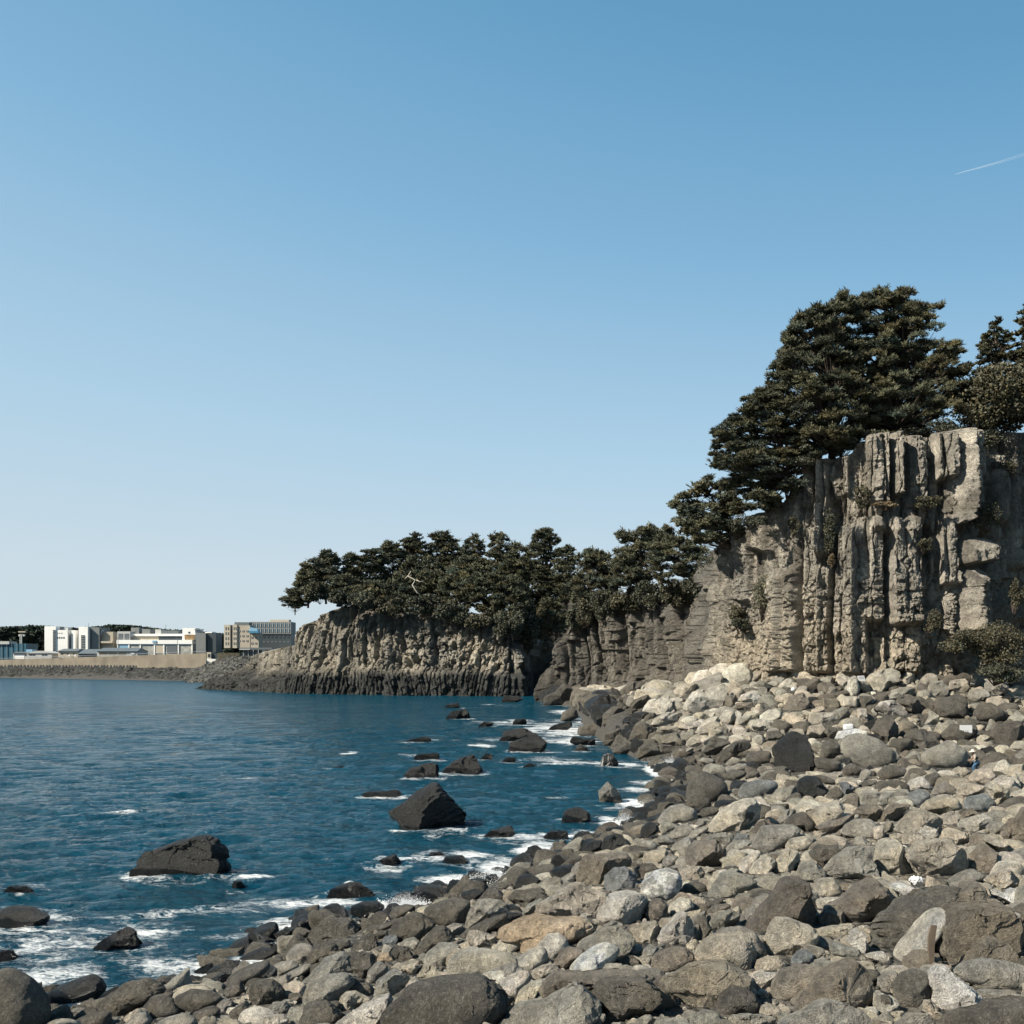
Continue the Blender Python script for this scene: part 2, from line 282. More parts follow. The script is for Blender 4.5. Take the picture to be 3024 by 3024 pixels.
# crop | colour+shape(+w in the water) | label (landmarks only) | outline
TRACES = '''
A|dl|huge knobbly dark boulder with a bubbly pitted surface|680,1365 760,1260 1000,1000 1230,935 1580,905 1720,920 1880,1060 1925,1200 1860,1330 1820,1420 1400,1500 900,1450
A|pa|cream slab with a straight broken edge beside the huge knobbly boulder|260,1365 500,1220 800,1075 830,1150 760,1260 680,1400 400,1450
A|dl||0,1180 200,1145 290,1200 345,1290 250,1365 100,1420 -60,1400
A|gl|rough grey-brown boulder with a crumbling shaded end|0,1100 60,980 200,900 400,880 470,960 400,1060 330,1170 240,1150 0,1175 -80,1180
A|bl|small pitted boulder round as a ball beside the rough grey-brown one|400,1040 440,985 530,965 620,990 640,1060 600,1110 480,1080
A|ta||330,1190 345,1110 400,1060 480,1060 640,1140 560,1180 420,1240 360,1230
A|gr|pale blue-grey rounded boulder in front of the small dark wedge|585,960 600,860 700,760 800,820 760,900 680,990 620,980
A|ga||640,1110 700,950 850,835 960,890 1000,960 900,1080 820,1075 700,1120
A|ta||800,830 900,790 1080,765 1100,800 1050,910 980,900 880,850
A|ta||1060,920 1130,800 1210,790 1310,860 1230,930 1150,960
A|tr|broad pale tan boulder with a smooth flat back behind the huge knobbly one|1350,830 1380,740 1490,650 1700,650 1932,690 2080,800 2050,880 1850,890 1700,900 1400,925 1350,880
A|gr||1120,790 1150,700 1280,590 1420,600 1500,640 1380,740 1340,830 1200,790
A|ta|tan block with a cracked corner and shaded end|1530,560 1560,480 1640,470 1820,530 1810,600 1740,650 1640,640
A|dl|long dark knobbly boulder slanting uphill|1050,700 1080,620 1230,450 1330,430 1430,540 1330,590 1250,600 1150,680 1080,740
A|dl|big dark brown boulder with a wrinkled back near the surf|780,530 850,420 980,320 1100,310 1260,420 1180,500 1050,590 920,570 900,540
A|sa|small smooth slate block with a flat lit top|735,600 750,540 870,505 905,540 890,600 820,650 770,620
A|gr||900,610 950,560 1040,540 1100,580 1060,690 1000,640 940,620
A|da|small dark wedge-shaped boulder with a sharp top|880,780 920,660 980,635 1060,750 950,775
A|dr||815,680 880,620 960,625 900,740 860,760
A|or|small orange-brown stone among grey boulders near the surf|680,760 720,680 800,690 870,770 790,785
A|da||450,650 500,570 620,500 670,520 710,620 680,660 560,670
A|dr||660,510 720,475 790,490 730,560 690,570
A|da|dark grey boulder with stepped ledges standing at the surf edge|20,600 40,510 160,400 240,355 440,370 540,450 555,520 440,590 290,585 180,560
A|dr||290,600 340,560 420,560 440,610 390,650 330,670
A|dl||25,790 80,640 180,580 290,600 325,660 200,700 90,810
A|ga|grey boulder with long curving ridges across its back|0,920 120,820 180,740 360,690 450,750 470,870 400,880 200,890 60,970 -50,990
A|da||430,740 540,670 640,700 690,770 620,830 590,960 510,960 470,870
A|dr|large smooth dark brown dome just above the surf|1100,300 1200,230 1420,160 1580,200 1570,260 1520,420 1330,440 1260,400 1150,320
A|ga||1520,470 1560,300 1640,190 1850,180 1932,220 1932,300 1750,380 1600,440
A|da||1500,500 1750,370 1932,310 1960,400 1850,450 1750,490 1560,560 1450,540
A|ga||1330,450 1400,410 1510,420 1500,480 1450,530
A|dr||1640,190 1720,100 1830,80 1900,130 1932,190 1850,185
A|kr||1480,120 1620,75 1700,110 1640,190 1560,200 1480,150
A|krw|wet black boulder dripping foam beside the smooth brown dome|980,200 1010,110 1100,70 1250,80 1340,130 1340,170 1240,210 1100,240 1000,230
A|kaw|wet black double-humped rock standing in the sea off the stepped boulder|200,160 270,70 420,20 520,20 620,100 690,160 640,190 440,190 280,180
A|krw||440,320 430,250 550,200 700,200 780,260 700,300 560,370 470,370
A|dr||790,340 850,260 960,225 1060,245 1000,310 900,360 820,370
A|krw||1400,60 1460,10 1540,20 1550,50 1450,90 1390,100
A|dr||560,460 700,420 870,380 900,350 860,420 760,470 620,500
A|br||0,640 50,650 60,700 0,790 -60,700
A|dr||0,800 60,790 90,840 40,900 0,930
A|pa||1660,910 1750,870 1932,850 1950,940 1850,1010 1800,960
B|pa|white-topped angular rock leaning on the ochre boulder|0,790 100,690 220,640 310,640 300,740 230,800 200,825 100,800
B|oa|large ochre boulder with a rough rusty end|60,690 90,590 300,490 420,450 620,490 850,480 940,530 980,610 900,660 780,700 640,640 420,740 320,830 250,780 260,690 150,660
B|pr|smooth cream boulder with a dark scar below the ochre one|430,760 540,640 640,630 720,680 745,760 690,820 600,880 560,880 500,850
B|pr|cream speckled boulder with a dark worn end below the scarred cream one|205,915 350,800 470,750 530,790 550,870 500,920 380,990 320,975
B|ga||0,990 150,920 230,930 310,980 200,1030 70,1130 0,1070
B|pr|cream egg-shaped boulder beside the huge knobbly dark one|75,1125 150,1050 290,985 370,1000 395,1060 330,1130 250,1240 150,1240
B|ba||580,910 680,810 740,770 860,780 880,800 780,880 700,980 640,930
B|wr|long white speckled boulder shaped like a loaf|715,990 850,850 1000,750 1110,715 1210,760 1240,800 1180,900 1100,970 900,1015 780,1015
B|ta||380,1000 500,930 610,920 660,990 560,1040 400,1070
B|ta|huge buff boulder with a peaked top above the ochre one|430,430 440,350 560,270 740,170 840,150 930,210 1100,260 1080,360 1000,450 940,450 830,490 620,490 480,470
B|pl|big pale boulder with a knobbly underside beside the round brown ball|1080,350 1110,260 1290,225 1400,240 1490,310 1470,400 1400,500 1290,560 1200,520 1060,520 990,460 1060,390
B|br|brown boulder round as a ball under the white encrusted one|1455,440 1480,350 1540,305 1620,300 1680,360 1670,470 1600,520 1500,520
B|wr|big round white boulder encrusted like icing|1415,210 1450,130 1560,40 1690,15 1790,50 1820,150 1770,260 1680,330 1600,300 1490,290
B|sa|smooth slate-grey boulder with a sharp vertical ridge|1075,230 1080,90 1180,0 1280,0 1370,60 1420,170 1400,230 1300,215 1120,240
E|ba|square dark brown block like a crate near the surf|20,1270 30,1120 100,1040 500,1030 545,1090 520,1160 430,1170 280,1260 260,1320 180,1350 60,1310
B|kr|dark egg-shaped boulder just below the breaking wave|220,180 260,90 370,65 460,110 470,160 380,210 240,210
B|krw||-60,180 -60,90 0,70 50,65 90,170 60,200 0,200
B|da||150,300 220,230 400,210 500,220 530,270 440,300 330,380 250,340
B|dr||-20,220 70,215 140,290 110,330 0,300
B|dr||0,310 110,310 190,400 100,420 30,430 -60,440
B|ga||290,440 350,360 500,300 440,400 420,460 330,480
B|ka||0,470 130,430 270,440 295,480 160,540 60,560 0,610 -60,540
B|gr||530,190 680,100 800,40 830,110 720,140 600,190
B|pl||1690,440 1700,360 1800,290 1900,310 1932,370 1850,440 1750,480
B|pa|tall pale boulder with a dark grey flank|1590,660 1640,580 1780,440 1850,430 1910,520 1925,660 1850,760 1680,770 1590,720
B|ta||1310,600 1400,560 1570,515 1600,560 1580,720 1400,740 1370,660
B|ga|grey-tan boulder with a shaded edge above the loaf-shaped one|980,650 1060,580 1200,580 1340,640 1370,700 1300,790 1230,900 1190,910 1150,800 1100,740 960,760 900,790 800,770 860,710
B|ga||1060,560 1160,505 1250,540 1310,600 1180,590
B|pa||840,470 890,435 960,450 960,480 900,510
B|pr||1320,790 1350,735 1430,745 1445,800 1400,840 1330,820
B|ga||1460,780 1510,735 1640,780 1600,850 1530,880 1450,840
B|tr||1400,870 1450,835 1520,870 1525,940 1460,950
B|bl|brown nubbly boulder between the flat slab and the pale dark-flanked one|1530,920 1560,830 1700,770 1850,770 1925,850 1900,920 1780,980 1640,1010 1550,990
B|da||1220,930 1260,860 1350,840 1440,940 1330,940
B|dy|dark craggy boulder with ragged layered strata|970,1160 1050,1080 1230,1060 1450,1070 1600,1180 1610,1250 1500,1340 1350,1400 1230,1500 1090,1494 1070,1300 1000,1210
B|ga|broad grey slab with shallow cracks beside the craggy layered boulder|80,1494 250,1300 500,1280 680,1180 830,1125 950,1180 1060,1290 1075,1400 1060,1560 400,1600 100,1560
B|ba|long low dark brown boulder lying behind the craggy layered one|440,1240 500,1110 640,990 900,1005 1300,985 1560,1050 1750,1160 1790,1280 1750,1420 1200,1400 700,1350
B|ta||180,1360 250,1210 380,1100 500,1080 440,1240 330,1270 220,1350
B|pa||100,1440 280,1290 430,1270 510,1250 500,1290 300,1400
B|gr||1780,1210 1850,1205 1885,1260 1830,1330 1790,1300
C|ba|wide flat brown slab mottled with pale scars|0,1000 120,920 480,910 600,970 720,1050 715,1130 600,1150 500,1140 420,1250 350,1380 150,1360 100,1280 0,1200 -150,1150 -100,1050
C|dl|rough dark triangular boulder in front of the mottled brown slab|360,1320 400,1240 520,1130 640,1150 740,1220 790,1300 770,1390 600,1390 490,1420 400,1400
C|br|smooth brown boulder with a pale bruise|885,1200 910,1100 1000,980 1150,925 1350,930 1430,980 1390,1060 1280,1120 1180,1200 1090,1290 960,1250 890,1240
C|ba|large tilted brown block with a dark broken end|1050,1380 1130,1280 1350,1060 1500,960 1700,880 1800,990 1880,1110 1925,1200 1860,1280 1740,1360 1600,1310 1430,1300 1260,1370 1150,1420
C|ga|pale grey mound in front of the tilted brown block|950,1494 1150,1400 1330,1290 1430,1270 1600,1310 1800,1400 1880,1494 1800,1600 1000,1600
C|tl|large rounded buff boulder beside the bright chipped one|155,880 170,800 260,700 360,640 480,640 580,600 700,680 740,790 720,900 690,990 640,990 540,930 400,900 250,900
C|gr||330,660 430,585 600,560 740,620 840,780 880,830 760,890 700,800
C|ta|bright tan faceted boulder with shell-like chips|830,700 880,590 960,480 1060,485 1220,540 1330,620 1310,700 1150,800 1080,880 1000,880 880,830 840,770
C|da|tall dark triangular boulder behind the bright chipped one|650,560 780,440 900,300 1010,140 1100,110 1230,150 1260,260 1310,330 1360,450 1330,590 1220,540 1060,520 960,560 870,640 790,650 700,590
C|ga|long narrow grey stone leaning on the tall dark triangle|560,550 640,430 760,300 860,260 900,280 800,420 660,555
C|sr|small slate-blue boulder under the bright chipped one|1080,940 1090,870 1150,800 1220,780 1300,830 1290,900 1160,920
C|tl||735,960 760,890 850,850 960,850 1040,930 1010,990 880,1000 780,1000
D|ba|brown pyramid-shaped boulder with a pale patch|-260,470 0,350 150,190 300,115 430,220 530,320 635,395 550,480 440,560 360,640 300,610 150,630 0,600 -120,560
C|pr|low pale stone with a dark end between two big boulders|1310,310 1420,290 1560,290 1590,340 1560,390 1440,400 1340,400
C|tr||1270,290 1290,180 1340,110 1480,100 1540,170 1580,260 1500,290
C|gl|broad rough grey boulder with a domed back|280,290 340,170 430,60 560,50 680,90 770,150 700,220 600,240 530,290 400,310
C|dr||20,260 60,170 180,130 270,170 290,240 170,260
C|ta||50,130 50,30 150,0 240,60 240,130
C|da||190,460 280,480 320,580 310,650 230,720 220,600
C|ga||290,520 380,420 500,400 610,450 560,550 400,610 320,570
C|br||270,430 360,360 500,350 520,390 400,420 300,460
C|dr||280,360 400,290 440,300 420,350 320,390
C|pa|upright pale tooth-shaped stone|1605,700 1650,610 1720,580 1790,640 1780,760 1770,850 1690,770
C|gl||1440,760 1470,710 1560,730 1700,770 1770,850 1620,870 1480,820
C|ta||1270,920 1330,810 1440,800 1500,860 1450,900 1350,920
C|bl||-60,900 0,780 80,770 150,820 150,910 80,920
C|tr||780,1400 800,1320 880,1300 980,1350 1000,1430 900,1440
C|tr||750,1200 800,1160 870,1180 870,1240 790,1250
C|gr||110,1494 150,1410 260,1360 390,1380 430,1450 300,1494 200,1540
C|ga||550,1494 570,1410 700,1395 900,1430 960,1450 900,1540 650,1560
C|pa||720,1040 800,1000 960,1005 900,1080 850,1160 760,1180 720,1110
C|ty||1340,590 1480,560 1680,550 1640,620 1500,680 1350,650
C|ba||1340,500 1400,420 1570,410 1600,520 1500,550 1360,580
D|dy|long dark slab leaning uphill beside the pale log-shaped stone|350,690 430,570 640,380 820,260 1000,210 1170,230 1150,290 1000,430 880,560 640,870 520,950 420,930 190,940 230,850 400,740
D|pr|long pale log-shaped stone|510,1000 560,900 680,820 850,600 960,470 1060,430 1090,450 1040,600 920,760 800,870 690,980 620,1060 540,1070
D|ba|huge brown boulder with a deeply shadowed landward end|960,880 970,640 1030,560 1150,430 1400,400 1740,410 1800,500 1880,640 1900,800 1860,960 1700,900 1450,820 1350,930 1160,1110 1060,1010
D|ba||1000,430 1180,280 1300,150 1400,140 1480,200 1520,310 1640,350 1740,420 1500,520 1200,520
D|ba|dark brown cone-shaped boulder under the huge brown one|1165,1110 1230,1060 1350,940 1440,800 1530,755 1650,780 1780,860 1850,960 1830,1040 1600,1100 1300,1150
D|gl|rounded grey boulder with a rough pebbly underside|1170,1130 1300,1030 1500,1000 1750,1030 1932,1080 2050,1200 1932,1320 1700,1340 1450,1330 1300,1230 1200,1190
D|wa|bluish-white wedge-shaped boulder with a pale knob|870,1130 1000,1060 1080,1080 1200,1210 1400,1320 1500,1470 1450,1500 1200,1560 1090,1590 980,1560 920,1400 900,1240
D|dl|dark crusty boulder beside the bluish-white wedge|525,1480 520,1350 560,1230 620,1150 760,1110 880,1160 890,1300 880,1420 790,1550 650,1550
D|gl||345,1220 420,1140 540,1130 560,1220 500,1350 400,1350 340,1280
D|sa||620,1110 680,1030 820,950 900,960 880,1020 760,1060 680,1130
D|gr||760,1070 800,1025 880,1020 910,1070 850,1120 790,1120
D|ta||830,1510 850,1450 900,1450 950,1520 1040,1600 1000,1680 930,1690 880,1600
D|ga||500,1711 650,1610 800,1575 900,1600 950,1711 900,1800 550,1800
D|dl|wide dark crusty rock in front of the bluish-white wedge|1000,1711 1150,1590 1480,1530 1560,1460 1800,1450 1932,1400 2050,1500 2000,1800 1100,1850
D|gr||1400,1340 1550,1330 1850,1360 1880,1420 1650,1480 1500,1480
D|da||380,1400 460,1390 520,1520 470,1620 400,1560
D|ba||670,1620 680,1550 800,1540 830,1580 700,1640
D|pl||190,970 260,930 400,920 470,990 500,1060 400,1060
D|wr|flat white stone behind the brown pyramid|430,210 500,175 620,180 740,230 780,270 680,330 630,370 540,280
D|wa|jagged white rock behind the huge brown boulder|1570,250 1620,240 1700,300 1800,230 1900,250 1870,380 1850,450 1780,400 1650,330 1580,300
D|ta||1480,150 1600,60 1750,20 1850,90 1900,200 1750,250 1600,200
D|gl||1110,150 1250,60 1380,20 1500,90 1480,140 1300,150 1200,230 1090,200
D|ba||1800,480 1932,400 2100,450 2150,620 1932,650 1870,560
F|ta|big round tan boulder with a dark crusted rim|1060,830 1130,720 1260,695 1400,700 1490,780 1530,860 1500,950 1400,990 1280,990 1150,960 1100,880
F|ta|tan flaky boulder leaning against the dark-rimmed one|830,880 840,760 880,700 1000,700 1050,780 1080,850 1140,920 1110,970 900,960 850,950
F|ga|large pale grey slab with a pointed top|460,940 540,840 650,760 740,740 800,780 830,880 850,960 750,1010 600,1020 500,1000
F|ga||235,970 300,880 380,850 460,930 500,1000 350,1020 260,1010
F|da||350,800 420,735 550,730 580,780 480,910 420,880 370,830
F|dr||560,800 640,730 730,740 640,790 520,860
F|ta|flat-topped cream and brown prism-shaped boulder|90,930 110,850 190,760 260,780 300,860 230,920 130,960
F|tr||165,750 200,690 330,670 380,720 350,770 280,790 200,780
F|gl|broad rough grey boulder behind the prism-shaped one|-80,740 0,600 70,590 250,590 290,640 230,700 130,760 60,790 0,800
F|dr||150,590 240,510 310,490 390,570 400,630 330,650 290,600
F|ga||90,590 180,480 250,470 260,500 150,590
F|ta||370,520 440,440 570,415 610,460 580,530 510,550 450,640 400,620
F|ba||400,600 550,545 680,500 690,550 600,600 520,660 440,640
F|gl|domed grey boulder with a pale upper rim|575,650 620,590 690,545 800,545 850,600 820,690 700,690
F|ta||830,700 820,610 890,590 900,690
F|ga||875,590 930,555 970,570 970,650 900,640
F|ta|domed buff boulder behind the dark-rimmed round one|975,630 1020,560 1100,490 1200,480 1310,530 1340,620 1300,680 1200,640 1150,640 1060,650
F|ta||1030,740 1040,660 1130,610 1190,700 1100,740
F|pa||1150,640 1210,595 1290,620 1310,690 1200,690
F|tl||1165,470 1220,410 1350,360 1440,400 1470,470 1340,520 1240,490
F|sr|blue-grey domed boulder among tan ones|1480,450 1520,380 1650,360 1720,420 1720,490 1600,500 1490,480
F|pa||1450,600 1480,550 1640,510 1700,550 1680,600 1560,650 1500,640
F|ba|upright rounded brown boulder with a pale front|1530,920 1560,800 1640,730 1730,790 1730,860 1650,955 1600,960
F|gr||1650,610 1700,560 1780,570 1770,640 1690,660
F|ba||1760,680 1830,540 1880,530 1860,640 1800,700
F|ba||1850,700 1870,560 1932,450 1980,500 1980,720
F|ta||1360,690 1400,640 1490,640 1520,700 1450,750
F|ta||1600,700 1700,660 1800,700 1830,800 1820,850 1740,800 1700,730
F|ba||1450,540 1490,480 1550,460 1600,510 1500,550
F|ta||1330,590 1320,540 1400,480 1450,510 1440,590
F|pr|creamy pink-tinged boulder beyond the blue-grey ball|1050,320 1090,260 1180,230 1240,290 1260,340 1160,320 1080,340
F|sr|blue-grey ball-like boulder below the creamy one|1090,430 1080,360 1170,320 1230,360 1240,420 1150,470
F|gr||1240,370 1280,310 1350,265 1430,320 1430,370 1330,360
F|tl|pale lumpy boulder at the feet of the person|1520,260 1580,180 1690,170 1720,240 1640,300
F|pr|smooth white egg-shaped boulder near the person|1710,190 1750,120 1790,105 1830,150 1830,200 1760,220
F|tr||1400,190 1430,165 1500,165 1540,200 1500,240 1440,230
F|ta||1650,300 1700,270 1820,330 1820,410 1730,450 1700,370
F|ta||1450,370 1450,290 1540,280 1640,300 1640,360 1520,380
F|ga||715,360 800,355 850,350 980,350 970,420 900,460 820,440 720,450
F|ba||665,500 720,460 830,440 900,470 870,530 840,580 760,540
F|ba||840,580 870,500 960,430 1100,440 1030,500 1000,560 900,560
F|dr||470,390 490,350 550,300 600,350 600,390 540,400
F|kl|very dark round boulder in the shaded gully|255,340 270,260 330,225 400,230 480,330 460,380 330,400
F|kr||330,400 310,350 400,310 480,340 470,370
E|sr|broad wet-looking slate dome behind the stone with a hole|1540,450 1600,360 1750,330 1900,340 1932,400 1850,470 1650,520 1560,510
F|tr|pale stone with a round hole in its end|10,400 40,365 160,370 200,410 130,430 50,440
F|dr||700,310 760,260 850,260 850,290 740,320
F|sa||560,280 620,270 690,310 680,350 610,370 590,320
F|dr||370,220 480,230 560,270 540,300 440,280
F|gr||720,270 730,200 770,175 810,190 800,250 760,260
F|tr||535,190 570,145 620,140 600,190 560,205
F|dr||590,200 620,150 690,140 735,190 710,230 620,230
F|dr||840,220 900,160 960,145 1060,180 1080,220 990,250 880,260
F|dr||1040,260 1110,170 1170,170 1230,220 1130,220 1060,290
F|dr||1230,300 1200,230 1290,200 1330,250 1290,310
E|dr|huge round dark brown boulder at the edge of the surf|1050,500 1060,400 1130,290 1240,250 1400,330 1450,400 1430,490 1310,560 1240,560 1150,540 1080,540
E|dl|rough dark boulder tucked under the huge round dark brown one|1060,570 1100,490 1190,465 1280,520 1290,580 1180,640 1100,590
E|gr|smooth grey whale-backed boulder|765,750 820,650 900,580 1020,560 1140,610 1165,700 1100,750 950,740 820,770
E|pa|large cream boulder with a blue-black stain|1270,760 1380,640 1500,540 1600,510 1720,510 1760,590 1740,700 1640,800 1530,840 1380,830 1280,830
E|dr||1170,670 1210,600 1310,585 1400,610 1330,670 1200,690
E|da||1740,710 1760,560 1840,580 1855,640 1810,690
E|gr||790,800 830,740 900,730 980,770 930,830 820,840
E|kr||600,880 630,780 700,725 760,740 790,800 770,840 660,890
E|gr||910,850 950,780 1050,745 1130,790 1100,870 1010,900 930,880
E|gr||1120,780 1180,700 1230,710 1240,750 1160,790
E|gr||1060,880 1120,810 1260,760 1260,810 1160,880 1090,900
E|ga||900,990 980,920 1080,870 1120,900 1080,970 960,1030
E|gr|low smooth grey boulder beside the shiny black wet rock|540,950 580,900 740,910 790,960 770,1000 680,1000 580,960
E|ba|square tan-brown block with a black shadowed side|1040,1110 1040,1000 1130,920 1340,905 1380,960 1400,1080 1370,1180 1200,1150 1100,1150
E|ga||1210,910 1280,860 1420,840 1490,880 1460,950 1400,1010 1370,960 1340,900
E|gr||755,920 800,860 880,860 950,930 880,960 800,940
E|gr||800,1070 830,1010 900,1000 930,1040 850,1070
E|gr||820,1110 860,1060 970,1050 985,1110 920,1160 840,1150
E|gr||570,1120 600,1080 700,1060 800,1090 800,1130 700,1120 600,1140
E|da||550,1180 640,1130 740,1130 790,1180 700,1210 640,1280 600,1260
E|gr||520,1060 600,1010 700,1010 700,1050 590,1070 560,1110
E|ka||50,1000 150,920 250,900 240,1000 150,1030
E|ka|shiny black wet rock at the tip of the breaking wave|240,960 280,880 380,840 450,860 500,940 420,990 300,1030 250,1010
E|ka||380,1020 440,970 530,980 500,1010 440,1030
E|sa||1490,910 1540,840 1640,850 1665,890 1550,900
E|ga||1390,1020 1480,930 1600,900 1680,920 1620,980 1500,1000
E|pr|narrow cream boulder standing among tan ones|1550,1190 1570,1120 1680,1020 1750,1020 1740,1090 1640,1190 1590,1235
E|ta||1650,1210 1700,1120 1810,1040 1900,1090 1900,1150 1830,1200 1740,1240
E|ta||985,1190 1080,1160 1180,1150 1220,1220 1200,1290 1060,1280 1010,1280
E|tr||1200,1180 1250,1150 1330,1180 1290,1210 1220,1230
E|dr||1400,290 1500,230 1630,250 1620,290 1480,350 1410,320
E|da|long dark beam-like stone lying at a slant|1330,150 1400,60 1520,-30 1650,-50 1660,30 1560,70 1420,180 1350,190
E|da|shorter dark beam-like stone under the long slanting one|1480,100 1560,70 1650,50 1670,90 1590,130
E|ka||940,320 1010,270 1080,250 1110,300 1050,340 970,350
E|gr||1420,180 1470,130 1550,125 1600,160 1540,190 1450,205
E|gr||1470,210 1550,175 1620,180 1650,230 1560,240 1420,280
E|dr||1610,150 1640,80 1750,50 1850,60 1880,170 1740,190
E|gr||1160,150 1210,120 1300,130 1330,160 1260,190
E|da||900,90 950,40 1060,20 1110,70 1060,120 920,120
E|dr||1630,290 1680,240 1740,250 1760,310 1650,310
G|pa|largest pale sunlit slab of the rockfall below the cliff|1200,240 1250,170 1370,140 1500,105 1510,170 1470,290 1330,310 1230,340 1170,290
G|pa|pale streaked slab seaward of the largest pale one|850,320 900,240 1010,200 1070,190 1070,250 1120,310 1100,350 980,360
G|pa|low pale boulder below the two big pale slabs|910,430 960,370 1060,330 1130,340 1130,400 1010,440
G|da|dark upright craggy boulder beside the pale rockfall|525,430 540,340 620,280 690,290 710,360 680,430 600,420
G|dr|dark dome-shaped boulder by the far surf|195,400 220,330 290,290 330,310 345,370 260,405
G|dr||330,500 350,440 440,425 540,430 540,480 470,520 380,520
G|da||545,590 550,500 670,450 700,510 715,560 640,600
G|da|pointed dark grey boulder at the edge of the pale rockfall|735,550 790,440 870,415 940,480 890,530 800,560
G|ta||1200,600 1210,560 1280,510 1420,520 1400,580 1280,610
G|ta||1270,500 1320,450 1420,440 1520,440 1520,510 1400,520
G|ba||1000,570 1020,510 1120,490 1180,560 1200,600 1100,600
G|dr||600,640 650,600 720,565 790,620 740,660 660,670
G|da||800,690 830,610 900,570 970,590 990,640 890,700
G|da||910,640 990,585 1080,590 1110,640 1020,670 920,670
G|ga||1070,680 1140,620 1250,610 1260,660 1120,700
G|da|dark split boulder behind the slanting beam-like stone|1320,650 1350,580 1410,525 1500,540 1560,570 1480,620 1400,690
G|ba||1500,240 1510,200 1600,190 1590,270 1530,290
G|pa||1610,240 1640,190 1760,160 1800,230 1740,270
G|da|long dark ledge of rock at the foot of the second cliff|660,170 760,85 900,90 900,140 760,180 620,240 600,220
G|ta||1100,180 1130,110 1200,100 1230,140 1160,200
G|ka||1010,180 1040,130 1110,130 1080,180
G|ga||1060,110 1100,60 1230,20 1240,60 1160,90 1080,115
G|tr||1680,60 1730,10 1790,20 1780,70 1700,100
G|daw|dark rock stack standing at the mouth of the cave|50,250 80,200 160,170 230,90 300,140 310,270 200,290 60,275
G|pa||1700,440 1780,380 1880,420 1850,470 1740,490
G|ba||1590,300 1590,260 1720,250 1730,300 1650,320
G|da||740,290 790,230 900,190 900,240 830,310
G|krw||380,330 420,300 510,310 480,340 400,350
G|ta||980,470 1000,440 1120,440 1170,490 1060,490
G|pa||1170,460 1180,420 1290,400 1330,430 1260,470
G|pa||1580,420 1600,370 1700,350 1730,380 1640,440
G|pa||1350,330 1400,300 1460,300 1470,330 1400,345
G|kaw|upright wet rock streaked with white runoff in the surf|510,760 530,680 570,650 630,670 660,730 640,760 560,775
J|kaw|largest of the dark rocks in the foamy shallows|970,350 980,310 1100,265 1150,310 1140,350 1050,360
J|kaw|dark flat-backed rock behind the largest rock of the shallows|915,305 960,250 1040,240 1100,270 980,310
G|kaw||270,570 300,520 400,540 480,540 480,590 420,600 330,590
G|daw||310,630 350,580 400,600 440,640 370,650
G|kaw||90,480 150,430 280,400 300,440 230,480
J|gaw|pointed grey-brown rock alone in the near surf|1390,600 1400,540 1440,495 1490,540 1520,600 1450,610
J|krw|dark dome-shaped rock sitting in the near surf|1215,690 1240,630 1300,615 1350,640 1365,680 1300,705
J|kyw|tilted block with diagonal strata, standing alone in the sea|415,645 600,500 630,505 690,580 755,660 755,720 660,740 540,745 500,720
J|kaw|slanting dark rock behind the tilted strata block|645,450 700,400 800,365 845,440 830,460 720,465
J|kaw|blunt dark rock just seaward of the slanting one|465,465 500,430 600,405 635,410 635,485 560,490
J|kaw|low flat rock awash behind the blunt dark one|510,385 540,365 640,360 640,385 570,395
J|kaw||460,315 500,295 580,280 605,290 590,315
J|kaw|tiny rock breaking the water farthest out to sea|95,440 140,425 185,420 190,440
J|klw|long low jagged rock seaward of the tilted strata block|265,570 280,545 400,540 430,530 465,555 430,578
J|kaw|low dark rock awash between the strata block and the beach|835,765 880,730 980,705 1005,745 900,780
J|kaw||1130,760 1170,730 1250,730 1250,765 1180,780
J|kaw|low ragged rock nearest below the tilted strata block|310,910 370,860 430,840 455,880 380,895
J|kaw||580,865 600,830 650,830 675,860 620,875
J|krw||640,895 670,850 750,845 785,885 700,900
J|kaw|small flat rock awash nearest the headland|655,140 690,125 730,120 740,145
J|kaw|craggy rock in the sea below the headland cave|665,200 700,160 770,150 790,190 720,200
J|kaw||820,235 850,210 900,215 890,235
J|kaw||985,230 1000,200 1050,195 1055,220
J|kaw||930,120 950,85 1020,90 1040,105 990,120
J|kaw||830,390 860,360 895,365 890,395
J|kaw||920,410 960,380 1005,380 1000,405
J|kaw||1030,430 1070,405 1110,425 1060,435
K|kyw|big dark sea rock split by horizontal clefts|695,870 720,800 790,720 840,705 950,660 1080,635 1145,660 1160,730 1175,860 1100,885 900,900 740,900
K|kaw|little wet rock beside the cleft sea rock|1195,920 1215,880 1250,880 1275,915 1240,930
K|kaw||5,945 50,905 130,905 190,940 60,955
K|krw|low dark rock with a rounded hump in the open water|-20,1140 0,1030 60,1010 160,1015 280,1080 160,1120 20,1145
K|kaw|dark wedge of rock slanting out of the foam|440,1260 540,1180 650,1120 700,1150 735,1215 620,1225 500,1270
K|kaw||-30,1310 0,1240 60,1240 95,1290 30,1310
K|dr|big smooth dark boulder at the seaward end of the beach|-60,1623 -30,1340 50,1340 150,1400 220,1480 250,1580 200,1700 -40,1700
K|krw|black round boulder with foam behind it at the seaward end|230,1520 260,1450 370,1400 480,1365 530,1400 555,1450 480,1500 350,1540
K|dl|dark pitted loaf-shaped boulder at the water's edge|470,1590 530,1500 650,1410 760,1390 850,1430 855,1470 740,1510 640,1580 520,1600
K|kaw|small dark blade of rock in the foam near the beach|970,1375 1040,1330 1105,1305 1110,1340 1040,1375
I|dr|long dark boulder slanting down to the foam|1165,850 1230,720 1400,640 1530,615 1540,680 1400,760 1340,770 1220,790
